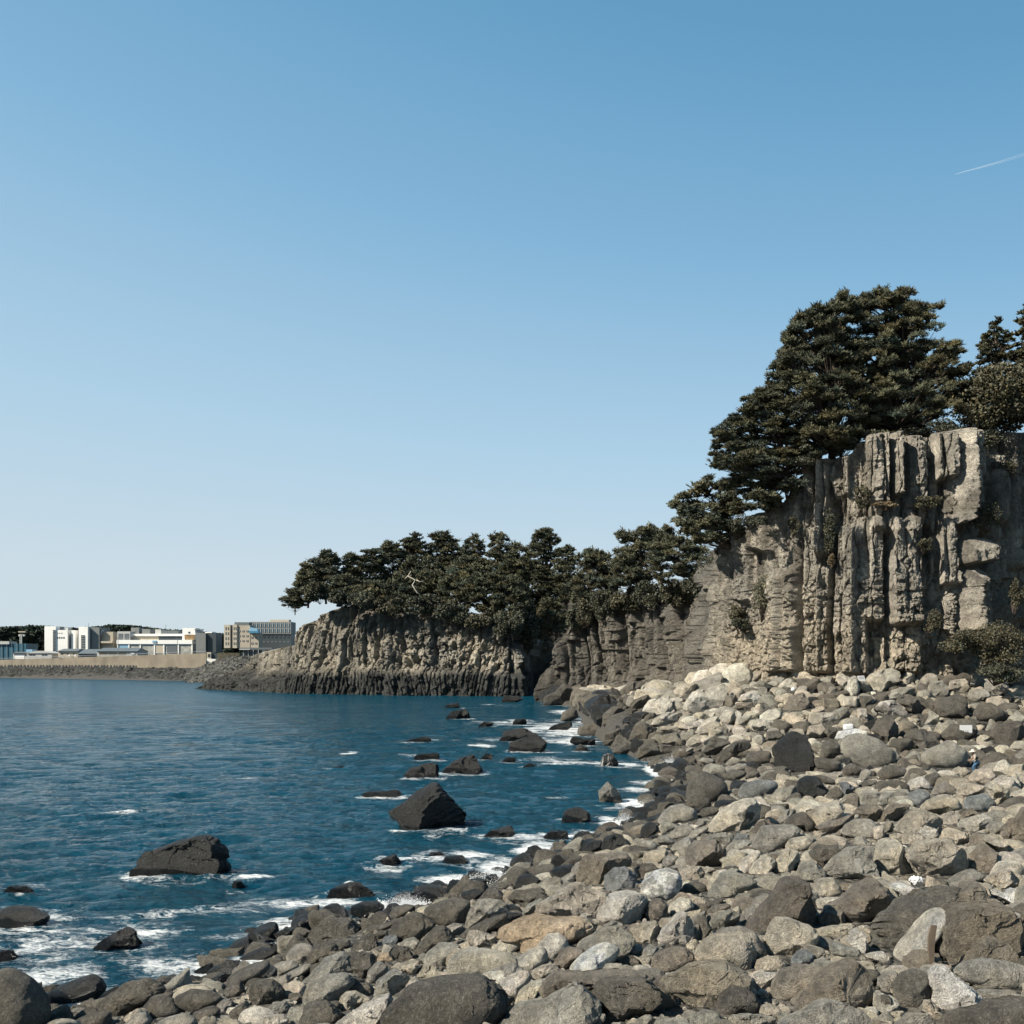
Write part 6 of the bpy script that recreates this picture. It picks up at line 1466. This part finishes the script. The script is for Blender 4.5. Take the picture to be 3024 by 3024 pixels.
for k in range(18): mb.quadbox(X_(251 + k * 2.2, Da + 24), X_(251.25 + k * 2.2, Da + 24), Da + 25, Da + 25.3, Z_(621.9, Da), Z_(620.6, Da))
mb.quadbox(X_(251, Da + 24), X_(289, Da + 24), Da + 25, Da + 25.3, Z_(620.8, Da), Z_(620.5, Da)); mb.V = [v - org for v in mb.V]; mb.build('roof_rail', STEEL, b)
blk('rooftop_room', 270, 289, 619.6, 621.8, Da + 28, 6, BG2, b)
def gable(name, x0, x1, y0, ye, yb, D, dep, wall, roof, label, n=1, arch=False):
    b = building(name, x0, x1, yb, D, label, 'shed', 'low sheds behind the sea wall'); org = np.array(b.location)
    blk('wall', x0, x1, ye, yb, D, dep, wall, b); mb = MB()
    k = 9 if arch else 3; t = np.linspace(0, 1, k); zz = (np.sin(t * math.pi) if arch else 1 - abs(2 * t - 1))
    if arch:
        V = [[X_(x0 - .4 + (x1 - x0 + .8) * a, D), D - .5 + j * dep, Z_(ye - (ye - y0) * q, D)] for j in (0, 1) for a, q in zip(t, zz)]
        V += [[X_(x0 - .4, D), D - .5 + j * dep, Z_(ye + .2, D)] for j in (0, 1)] + [[X_(x1 + .4, D), D - .5 + j * dep, Z_(ye + .2, D)] for j in (0, 1)]
        T = []
        for i in range(k - 1): T += [[i, i + 1, i + 1 + k], [i, i + 1 + k, i + k], [2 * k, i + 1, i], [2 * k + 1, i + k, i + k + 1]]
    else:
        V = [[X_(x0 - .4, D), D - 1, Z_(ye + .2, D)], [X_(x1 + .4, D), D - 1, Z_(ye + .2, D)], [X_(x1 - 1.4, D), D + dep / 2, Z_(y0, D)], [X_(x0 + .8, D), D + dep / 2, Z_(y0, D)], [X_(x0 - .4, D), D + dep + 1, Z_(ye + .2, D)], [X_(x1 + .4, D), D + dep + 1, Z_(ye + .2, D)]]
        T = [[0, 1, 2], [0, 2, 3], [5, 4, 3], [5, 3, 2], [0, 3, 4], [1, 5, 2]]
    mb.add(np.array(V) - org, T); mb.build('roof', roof, b); return b
b = gable('shed', 27, 51.8, 650.8, 653.2, 659, 628, 14, W2, W2, 'pale shed with a curved roof and four small windows', arch=True); wins(b, 29, 35.5, 654, 655.6, 2, 1, 628, .8, .9); wins(b, 41.5, 47.5, 654, 655.6, 2, 1, 628, .8, .9)
b = gable('shed', 13, 27, 651.2, 653, 659, 630, 12, W2, RF, 'small pale shed with a big door at the seaward end of the row'.replace('seaward', 'far')); blk('door', 15, 24.5, 654.4, 659, 630, .3, W_, b, -.2)
b = gable('shed', 58, 78, 648.6, 651, 657.5, 626, 14, BG2, RF, 'stained beige shed with two small white tanks in front'); wins(b, 59, 77, 653, 655, 3, 1, 626, .3, .6)
for px in (68.6, 74.6): blk('white_tank', px, px + 1.8, 654.6, 656.2, 625, .9, W_, b, -.6)
b = gable('shed', 78.4, 98, 649, 653.5, 657, 624, 16, RF, RF, 'blue-grey shed without openings in the middle of the row')
b = gable('shed', 97, 137.5, 647.6, 651, 656.5, 622, 18, W2, RF, 'longest shed, grey roof over three wide openings'); wins(b, 98.6, 126.5, 652, 655.6, 3, 1, 622, .86, .6, plain('rusty_shutter', (.24, .19, .12), .8, .2)); blk('sign_panel', 131, 134.6, 652.4, 654.4, 622, .3, W_, b, -.3)
b = building('netted_building', -10, 26, 660, 634, 'building wrapped in dark blue construction netting'); blk('netting', -10, 26, 643.5, 660, 634, 16, NETB, b); blk('roof_slab', -10, 9, 641.3, 644.2, 633, 10, W2, b); blk('tank', 25.8, 32, 649.4, 652, 634, 6, LB, b)
for k in range(7): blk('scaffold_pole', -8 + k * 5, -7.7 + k * 5, 642.6, 660, 634, .3, STEEL, b, -.6)
b = building('pavilion', 238, 272, 656, 560, 'low pavilion with a wide dark roof behind the headland tip'); blk('wall', 243, 262, 650, 656, 560, 8, GL, b); blk('roof', 239.5, 272, 647.6, 649.6, 559, 12, RF, b); blk('roof_lip', 239.5, 250, 648.8, 649.8, 558, 1, W2, b, -.3)
for px in (243, 248, 253, 258): blk('post', px, px + .5, 649.6, 656, 559, .5, W2, b)
b = building('kiosk', 206, 220, 659, 540, 'small kiosk with a dark window at the end of the sea wall'); blk('wall', 206.5, 211, 652.2, 659, 540, 5, BG2, b); blk('window', 208, 210, 654, 657, 540, .2, GL, b, -.15); blk('annex', 211, 218, 653.4, 659, 541, 4, CD, b)
tag(blk('terrace_wall', 217.5, 239.5, 652.8, 660, 520, 6, plain('mossy_stone', (.085, .075, .045), .9, .4, 1.0)), 'mossy stone terrace wall beside the kiosk', 'wall')
o = building('boat_ramp_wall', 204, 218, 664, 516, 'bright white ramp wall below the kiosk', 'wall'); org = np.array(o.location)
V = np.array([[X_(p, 516), 516 + k * 4, Z_(q, 516)] for k in (0, 1) for p, q in ((204, 658.5), (218.5, 659.5), (207.5, 665), (204, 665))]) - org; mb = MB()
mb.add(V, [[0, 2, 1], [0, 3, 2], [4, 5, 6], [4, 6, 7], [0, 1, 5], [0, 5, 4], [1, 2, 6], [1, 6, 5], [2, 3, 7], [2, 7, 6], [3, 0, 4], [3, 4, 7]]); mb.build('wall', W_, o)
# sea wall
NS = 40; pw = np.linspace(-70, 206, NS); Dw = np.interp(pw, [-70, 0, 206], [655, 618, 508]); zt_ = H - (np.interp(pw, [-70, 0, 206], [662, 659.9, 653.2]) - HY) * Dw / F
V = []
for k in range(NS):
    for y, z in ((0, 5.5), (0, zt_[k]), (1.2, zt_[k]), (1.2, 5.5)): V.append([X_(pw[k], Dw[k]), Dw[k] + y, z])
T = []
for k in range(NS - 1):
    for j in range(4): a = k * 4 + j; c = k * 4 + (j + 1) % 4; T += [[a, c, c + 4], [a, c + 4, a + 4]]
T += [[0, 3, 2], [0, 2, 1], [(NS - 1) * 4 + i for i in (0, 1, 2)], [(NS - 1) * 4 + i for i in (0, 2, 3)]]
o = mesh_np('sea_wall', V, T, CC, smooth=False); tag(o, 'long stained concrete sea wall rising towards the white ramp', 'sea wall')
o2 = MB()
for k in range(0, NS - 1): o2.tube(np.array([[X_(pw[k], Dw[k]), Dw[k] + .3, zt_[k] + .9], [X_(pw[k + 1], Dw[k + 1]), Dw[k + 1] + .3, zt_[k + 1] + .9]]), .10, 4); o2.tube(np.array([[X_(pw[k], Dw[k]), Dw[k] + .3, zt_[k]], [X_(pw[k], Dw[k]), Dw[k] + .3, zt_[k] + .9]]), .08, 4)
o2.build('railing', STEEL, parent=o)
# ledge with mooring blocks, rubble slope, land behind
ledge = MB()
for k in range(NS - 1):
    a = np.array([[X_(pw[j], Dw[j]), Dw[j] - y, z] for j in (k, k + 1) for y, z in ((0, 6.0), (5, 6.0), (5, 4.6))]); ledge.add(a, [[0, 1, 4], [0, 4, 3], [1, 2, 5], [1, 5, 4]])
o = ledge.build('quay_ledge', plain('dark_concrete', (.05, .05, .045), .9, .2, .3)); tag(o, 'dark low ledge running along the foot of the sea wall', 'quay')
rg = np.random.default_rng(5)
for k in range(44):
    px = 0 + k * 3.2 + rg.uniform(-.5, .5); D = np.interp(px, [0, 206], [614, 504]); x, y = X_(px, D), D - 1.5 + 0; z = 6.0
    mb = MB(); w = rg.uniform(.35, .6); mb.quadbox(-w, w, -w, w, 0, rg.uniform(.7, 1.1)); mb.quadbox(-w * .6, w * .6, -w * .6, w * .6, 0, 1.35); mb.V = [v + np.array([x, y, z]) for v in mb.V]
    tag(mb.build('mooring_block', CD), 'one of the small dark blocks lined up at the foot of the sea wall', 'block', 'dark blocks along the sea wall foot')
n = 3000; u = rg.uniform(0, 1, n); px = -70 + 300 * u; D = np.interp(px, [-70, 0, 211, 240], [650, 612, 500, 470]); t = rg.uniform(0, 1, n)
yy = D - 6 - 18 * t; zz = 5.0 * (1 - t) - .2; r_ = rg.uniform(.8, 1.9, n)
V0, T0 = ico(1); Vs = []; Ts = []
for k in range(n):
    q = V0 * (1 + rg.uniform(-.25, .25, (len(V0), 1))) * r_[k] * np.array([1.2, 1, .75]) @ rotmat(rg, .8).T + np.array([(px[k] - 512) * yy[k] / F, yy[k], zz[k]]); Vs.append(q); Ts.append(T0 + k * len(V0))
cc = np.repeat(np.array([.075, .075, .066]) * rg.uniform(.5, 1.6, (n, 1)), len(V0), 0)
tag(mesh_np('rubble', np.concatenate(Vs), np.concatenate(Ts), M_FAR, col=cc, smooth=False, fl=dict(wet=0.)), kind='stuff', label='dark rubble slope below the sea wall', category='rubble')
# paler rock mound between sea wall and headland
n = 1500; Vs = []; Ts = []
for k in range(n):
    px_ = rg.uniform(190, 252); D_ = rg.uniform(452, 505); f = sstep(185, 235, px_) ; top_ = 7.5 * f + .5; t_ = rg.uniform(0, 1); x = (px_ - 512) * D_ / F
    z = max(0, (D_ - 450) / 55 * 10.5) * (.35 + .65 * f); q = V0 * (1 + rg.uniform(-.3, .3, (len(V0), 1))) * rg.uniform(.8, 2.0) * np.array([1.3, 1, .7]) @ rotmat(rg, .8).T + np.array([x, D_, z]); Vs.append(q); Ts.append(T0 + k * len(V0))
cc = np.repeat(np.array([.15, .145, .125]) * rg.uniform(.5, 1.5, (n, 1)), len(V0), 0)
tag(mesh_np('rubble', np.concatenate(Vs), np.concatenate(Ts), M_FAR, col=cc, smooth=False, fl=dict(wet=0.)), kind='stuff', label='paler rubble bank between the sea wall and the headland', category='rubble')
fx = np.linspace(-900, 60, 60); fy = np.array([0, 6, 30, 120, 500]); V = []
for j, y in enumerate(fy):
    for i, x in enumerate(fx):
        D = float(np.interp(x, [-400, -306, -150, 60], [670, 612, 500, 400])); V.append([x * (1 + y / 900), D - 24 + y, [-3, -.8, 5.5, 6, 6.5][j]])
mesh_np('far_shore', V, grid_faces(5, 60), M_GROUND, smooth=False)['kind'] = 'structure'
# wooded hill behind the town
rg = np.random.default_rng(9); n = 15000; px = rg.uniform(-120, 300, n); D = rg.uniform(730, 800, n)
ty = np.interp(px, [-120, 0, 20, 45, 60, 80, 100, 112, 130, 160, 200, 225, 280, 300], [632, 630.5, 629, 628.5, 631, 631.5, 629.5, 627.6, 628.5, 632, 635, 637, 640, 642]) + 1.2 * perlin(np.stack([px * .35, px * 0, px * 0], 1), 5)
v = rg.uniform(0, 1, n) ** 1.3; py = ty + v * 26; C = np.stack([(px - 512) * D / F, D, H - (py - HY) * D / F], 1)
V, Fq, cc = scatter(tuft_proto(9, 3.6, 1.3, 3, .8), C, rg.uniform(.6, 1.4, n), rg, np.array([.030, .042, .030]) * rg.uniform(.5, 1.6, (n, 1)))
tag(mesh_np('woods', V, Fq, M_NEEDLE, col=cc, smooth=False), kind='stuff', label='dark wooded hill behind the harbour buildings', category='woods')
# floodlight mast and antennas
o = building('floodlight_mast', 18, 24, 650, 640, 'pale floodlight mast before the wooded hill', 'mast'); org = np.array(o.location)
mb = MB(); 
for px in (20.2, 21.6): mb.tube(np.array([[X_(px, 640), 640, Z_(652, 640)], [X_(px, 640), 640, Z_(634, 640)]]) - org, .35, 5)
mb.build('pole', W2, o); blk('lamp_frame', 18.4, 24.4, 634.4, 636.2, 640, 1.2, W2, o); blk('platform', 18.2, 25.2, 631.2, 632.4, 641, 1.5, BG, o)
for px, y0, y1, lab in ((88.5, 623.2, 627, 'thin antenna on the white store'), (165.8, 624.6, 631, 'thin antenna on the roof of the long white hall')):
    mb = MB(); mb.tube(np.array([[X_(px, Dt + 5), Dt + 5, Z_(y1, Dt + 5)], [X_(px, Dt + 5), Dt + 5, Z_(y0, Dt + 5)]]), .14, 4); mb.tube(np.array([[X_(px - .5, Dt + 5), Dt + 5, Z_(y0 + .8, Dt + 5)], [X_(px + .5, Dt + 5), Dt + 5, Z_(y0 + .8, Dt + 5)]]), .1, 4)
    tag(mb.build('antenna', STEEL), lab, 'antenna', 'antennas on the harbour roofs')
for px, y0, D in ((118, 638, 612), (177.5, 638, 600), (203.6, 650, 512)):
    mb = MB(); mb.tube(np.array([[X_(px, D), D, Z_(660, D)], [X_(px, D), D, Z_(y0, D)], [X_(px, D), D - 1.2, Z_(y0 - .6, D)]]), .16, 5); mb.quadbox(X_(px, D) - .2, X_(px, D) + .2, D - 2, D - 1, Z_(y0 - .4, D), Z_(y0 - .7, D))
    tag(mb.build('street_lamp', STEEL), {118: 'street lamp before the louvred wall', 177.5: 'street lamp before the long white hall', 203.6: 'street lamp by the end of the sea wall'}[px], 'street lamp', 'street lamps on the harbour road')
# ------------------------------------------------------------------ small things on the beach, the person, the contrail
WHT = plain('bright_white', (.78, .78, .76), .55, .02); INK = plain('faded_ink', (.30, .30, .28), .7, .1); FOAMW = plain('foam_block_white', (.80, .80, .78), .8, .03)
def rock_by(txt): return next(r for r in ROCKS if txt in r['lab'])
def front(r, px, py, lift=.25):
    """Depth just in front of a boulder's face at a picture position."""
    bpy.context.view_layer.update(); o = r['o']; P = np.array([0, 0, H]); d = at(px, py, 1.0) - P
    from mathutils import Vector
    ok, loc, nrm, idx = o.ray_cast(Vector(P - np.array(o.location)), Vector(d).normalized())
    return (loc[1] + o.location[1] if ok else r['Dc'] - r['dz']) - lift
# white board lying against the dark boulder
r = rock_by('carrying the white board'); D = front(r, 966, 729, .25); s = D / F
board = tag(empty('sign_board', at(966, 729, D)), 'white rectangular board fixed on a dark boulder near the person', 'sign board')
mb = MB(); mb.quadbox(-6.1 * s, 6.1 * s, -.02, .04, -3.8 * s, 3.9 * s); mb.build('panel', WHT, board)
mb = MB(); k = .5 * s
for cx, segs in ((-3.2, [(0, 1, 0, 0), (0, 1, .8, 1), (0, 0, .8, .5), (0, .5, .8, .5)]), (-1.1, [(.8, 1, 0, .7), (0, .7, 0, .2), (0, .2, .8, 0)]), (1.0, [(0, 0, .4, 1), (.4, 1, .8, 0), (.2, .4, .6, .4)]), (2.9, [(0, 1, .2, .6)])):
    for x0, z0, x1, z1 in segs:
        mb.tube(np.array([[cx * s + x0 * 1.1 * s, -.03, -2.6 * s + z0 * 1.3 * s], [cx * s + x1 * 1.1 * s, -.03, -2.6 * s + z1 * 1.3 * s]]), .10 * s, 4)
mb.build('lettering', INK, board)
# small plaque at the cliff foot
r = rock_by('holding the small white plaque'); D = front(r, 861.5, 678.5, .3); s = D / F
pl = tag(empty('plaque', at(861.5, 678.5, D)), 'small white plaque with faint lines of text at the cliff foot', 'plaque')
mb = MB(); V = np.array([[x * s, y, z * s] for y in (0, .08) for x, z in ((-4.4, 2.6), (2.6, 2.9), (4.2, -2.6), (-2.4, -2.3))]); mb.add(V, [[0, 3, 2], [0, 2, 1], [4, 5, 6], [4, 6, 7], [0, 1, 5], [0, 5, 4], [1, 2, 6], [1, 6, 5], [2, 3, 7], [2, 7, 6], [3, 0, 4], [3, 4, 7]]); mb.build('panel', WHT, pl)
mb = MB()
for k in range(3): mb.tube(np.array([[(-3.3 + k * .4) * s, -.02, (1.7 - k * 1.0) * s], [(2.0 + k * .3) * s, -.02, (1.9 - k * 1.0) * s]]), .10 * s, 4)
mb.build('lettering', INK, pl)
# two foam blocks
def capsule_block(px, py, w, h, ang, D, label):
    s = D / F; V, T = ico(4); P = np.sign(V) * np.abs(V) ** .38; P = P / np.abs(P).max(); P = P * np.array([w / 2, w * .3, h / 2]) * s
    c, q = math.cos(ang), math.sin(ang); P = np.stack([P[:, 0] * c - P[:, 2] * q, P[:, 1], P[:, 0] * q + P[:, 2] * c], 1) * (1 + .03 * fbm(V * 3, 2, 4)[:, None])
    tag(mesh_np('foam_block', P, T, FOAMW, loc=at(px, py, D)), label, 'foam block', 'washed-up white foam blocks')
D0_ = ground_hit(845, 732)
capsule_block(848.3, 727, 9.6, 5.6, .12, D0_ - .4, 'white foam block lying flat, the upper of two')
capsule_block(853.5, 733, 10, 6.6, .45, D0_ - 1.6, 'white foam block tilted against the stones, the lower of two')
D1 = ground_hit(832, 706); tag(mesh_np('float', ico(3)[0] * .22, ico(3)[1], FOAMW, loc=at(793.0, 689.5, ground_hit(793, 691) - 1.2)), 'little round white float among the pale fallen slabs', 'float')
# crumpled white plastic
D = ground_hit(924, 889) - 1.3; V, T = ico(4); P = V * np.array([.17, .12, .08]) * (1 + .5 * fbm(V * 2.2, 4, 8)[:, None]); P[:, 2] += .08 * perlin(V * 3, 4)
tag(mesh_np('plastic_sheet', P, T, WHT, loc=at(916, 880, D)), 'crumpled scrap of white plastic caught behind the dark-rimmed boulder'.replace('behind', 'below'), 'plastic scrap')
# weathered plank standing between the pale log stone and the huge brown boulder
r = rock_by('huge brown boulder'); D = r['Dc'] - r['dz'] - .1; s = D / F
def dpx(x, y): return poly_px('D', [(x, y)])[0]
pts = [dpx(955, 640), dpx(930, 760), dpx(925, 900), dpx(935, 1080)]; mb = MB(); wv = [3.0, 3.6, 3.0, 2.0]
V = []; ref = at(pts[0][0], pts[0][1], D)
for (px, py), w in zip(pts, wv):
    for dx, dy in ((-1, 0), (1, 0), (1, .06), (-1, .06)): V.append(at(px + dx * w, py, D) + np.array([0, dy, 0]) - ref)
T = []
for k in range(3):
    for j in range(4): a = k * 4 + j; c = k * 4 + (j + 1) % 4; T += [[a, c, c + 4], [a, c + 4, a + 4]]
T += [[0, 1, 2], [0, 2, 3], [12, 14, 13], [12, 15, 14]]
o = mesh_np('plank', V, T, plain('weathered_plank', (.13, .10, .07), .85, .25, 6), smooth=False, loc=ref); tag(o, 'narrow weathered brown plank standing between the log-shaped stone and huge brown boulder', 'plank')

# contrail
A = np.array([(954, 174.6), (964, 171.8), (980, 167.6), (1000, 162), (1024, 154.5), (1060, 143)]); wd_ = [.2, .6, 1.1, 1.8, 2.6, 3.4]; D = 17000.; C = np.array([at(x, y, D + (x - 954) * 40) for x, y in A])
m, nt, b = new_mat('ice_trail'); b.inputs['Base Color'].default_value = (.8, .85, .9, 1); b.inputs['Roughness'].default_value = 1
tr_ = N(nt, 'ShaderNodeBsdfTransparent'); mxs = N(nt, 'ShaderNodeMixShader'); fa = N(nt, 'ShaderNodeAttribute', _attribute_name='dens'); nt.links.new(fa.outputs['Fac'], mxs.inputs[0]); nt.links.new(tr_.outputs[0], mxs.inputs[1]); nt.links.new(b.outputs[0], mxs.inputs[2]); nt.links.new(mxs.outputs[0], nt.nodes['Material Output'].inputs['Surface'])
mb = MB(); n_ = 40; tt = np.linspace(0, 1, n_); ti = np.linspace(0, 1, 6)
mb.tube(np.stack([np.interp(tt, ti, C[:, j]) for j in range(3)], 1), np.interp(tt, ti, wd_) * D / F * .55, 10, cap=False)
V = mb.V[0]; dens = np.repeat(np.interp(tt, [0, .15, .4, .7, 1], [.6, .42, .25, .09, .05]), 10)
o = mesh_np('contrail', V, mb.T[0], m, fl=dict(dens=dens)); tag(o, 'thin white vapour trail slanting across the clear sky', 'vapour trail', kind='stuff')

# ---- person bending forward among the boulders
Dp = 70.0
SK = plain('skin', (.42, .27, .19), .6, .05); JK = plain('dark_vest', (.018, .022, .024), .8, .2); SH_ = plain('pale_shirt', (.36, .33, .27), .8, .1); JN = plain('blue_jeans', (.035, .10, .18), .8, .15); STR = plain('straw_hat', (.66, .62, .50), .8, .06); HR = plain('black_hair', (.015, .013, .012), .6, .1)
fx_, fy_ = 976.5, 775.0; gz0 = H - (fy_ - HY) * Dp / F
def skin_mesh(name, verts, edges, radii, mat, parent, sub=2):
    me = bpy.data.meshes.new(name); me.from_pydata(verts, edges, []); o = bpy.data.objects.new(name, me); COL.objects.link(o)
    md = o.modifiers.new('s', 'SKIN'); md.use_smooth_shade = True
    for i, v in enumerate(me.skin_vertices[0].data):
        v.radius = radii[i] if isinstance(radii[i], tuple) else (radii[i], radii[i]); v.use_root = (i == 0)
    sb = o.modifiers.new('u', 'SUBSURF'); sb.levels = sub; sb.render_levels = sub
    dg = bpy.context.evaluated_depsgraph_get(); em = bpy.data.meshes.new_from_object(o.evaluated_get(dg)); bpy.data.objects.remove(o)
    em.materials.clear(); em.materials.append(mat); q = bpy.data.objects.new(name, em); COL.objects.link(q)
    if parent is not None: q.parent = parent
    return q
# joints (x to the landward side, y away, z up), torso pitched forward towards the sea
J = dict(pel=(0, 0, .88), wst=(-.05, 0, 1.03), chs=(-.13, 0, 1.25), nck=(-.21, 0, 1.43), hd=(-.27, 0, 1.53), crn=(-.30, 0, 1.64),
         ls=(-.17, -.19, 1.36), le=(-.24, -.27, 1.11), lh=(-.42, -.20, 1.02), rs=(-.17, .19, 1.36), re=(-.20, .26, 1.10), rh=(-.40, .17, 1.00),
         lhp=(0, -.10, .86), lk=(-.30, -.14, .58), lf=(-.22, -.14, .12), rhp=(.02, .10, .86), rk=(.03, .12, .48), rf=(.12, .12, .06), lt=(-.36, -.15, .05), rt=(-.02, .12, .03))
names = list(J); ix = {k: i for i, k in enumerate(names)}
ed = [('pel', 'wst'), ('wst', 'chs'), ('chs', 'nck'), ('nck', 'hd'), ('hd', 'crn'), ('chs', 'ls'), ('ls', 'le'), ('le', 'lh'), ('chs', 'rs'), ('rs', 're'), ('re', 'rh'), ('pel', 'lhp'), ('lhp', 'lk'), ('lk', 'lf'), ('lf', 'lt'), ('pel', 'rhp'), ('rhp', 'rk'), ('rk', 'rf'), ('rf', 'rt')]
rad = dict(pel=.13, wst=.12, chs=.14, nck=.055, hd=.095, crn=.075, ls=.06, le=.042, lh=.03, rs=.06, re=.042, rh=.03, lhp=.085, lk=.06, lf=.042, lt=.035, rhp=.085, rk=.06, rf=.042, rt=.035)
body = skin_mesh('person', [J[k] for k in names], [(ix[a], ix[b_]) for a, b_ in ed], [rad[k] for k in names], SK, None)
body.location = ((fx_ - 512) * Dp / F, Dp, gz0)
def cloth(name, keys, eds, grow, mat):
    ii = {k: i for i, k in enumerate(keys)}; return skin_mesh(name, [J[k] for k in keys], [(ii[a], ii[b_]) for a, b_ in eds], [rad[k] + grow for k in keys], mat, body)
cloth('jeans', ['pel', 'lhp', 'lk', 'lf', 'rhp', 'rk', 'rf'], [('pel', 'lhp'), ('lhp', 'lk'), ('lk', 'lf'), ('pel', 'rhp'), ('rhp', 'rk'), ('rk', 'rf')], .022, JN)
cloth('shirt', ['chs', 'wst', 'pel', 'ls', 'le', 'rs', 're'], [('chs', 'wst'), ('wst', 'pel'), ('chs', 'ls'), ('ls', 'le'), ('chs', 'rs'), ('rs', 're')], .018, SH_)
J['chb'] = (-.10, -.03, 1.25); J['wsb'] = (-.0, -.03, 1.04); rad['chb'] = .15; rad['wsb'] = .13
cloth('vest', ['chb', 'wsb'], [('chb', 'wsb')], .055, JK)
def hand(side):
    x, y, z = J[side]; mb = MB(); mb.blob((x - .05, y, z - .01), (.05, .04, .02), 2)
    for k in range(4): l = (.07, .08, .075, .055)[k]; yy_ = y - .03 + k * .02; mb.tube(np.array([[x - .08, yy_, z - .01], [x - .08 - l * .6, yy_, z - .02], [x - .08 - l, yy_, z - .045]]), [.009, .008, .006], 5)
    mb.tube(np.array([[x - .03, y + .035, z], [x - .07, y + .06, z - .015], [x - .09, y + .055, z - .03]]), [.011, .009, .007], 5); return mb.build('hand', SK, parent=body, smooth=True)
hand('lh'); hand('rh')
mb = MB(); mb.blob((-.25, 0, 1.59), (.10, .09, .09), 3); mb.build('hair', HR, parent=body, smooth=True)
mb = MB(); mb.blob((-.365, 0, 1.545), (.02, .015, .02), 2)
for s_ in (-1, 1): mb.blob((-.352, .034 * s_, 1.565), (.01, .012, .008), 1); mb.blob((-.27, .095 * s_, 1.54), (.02, .012, .03), 1)
mb.build('face', SK, parent=body, smooth=True)
a_ = np.linspace(0, 2 * math.pi, 28, endpoint=False); prof = [(.0, .13), (.07, .13), (.095, .11), (.10, .02), (.20, -.005), (.235, -.02), (.232, -.032), (.10, .0)]
V = np.array([[r__ * math.cos(t), r__ * math.sin(t), z__] for r__, z__ in prof for t in a_]); tl_ = -.18
V = np.stack([V[:, 0] * math.cos(tl_) - V[:, 2] * math.sin(tl_), V[:, 1], V[:, 0] * math.sin(tl_) * -1 + V[:, 2] * math.cos(tl_)], 1) + np.array([-.29, 0, 1.63]); T = []
for i in range(len(prof) - 1):
    for j in range(28): p_, q_ = i * 28 + j, i * 28 + (j + 1) % 28; T += [[p_, q_, q_ + 28], [p_, q_ + 28, p_ + 28]]
mesh_np('hat', V, T, STR, parent=body)
mb = MB()
for k in ('lf', 'rf'):
    x, y, z = J[k]; mb.blob((x - .07, y, z - .05), (.14, .05, .05), 2)
mb.build('shoes', HR, parent=body, smooth=True)
tag(body, 'person in a pale sun hat, dark vest and blue jeans bending among the boulders', 'person')
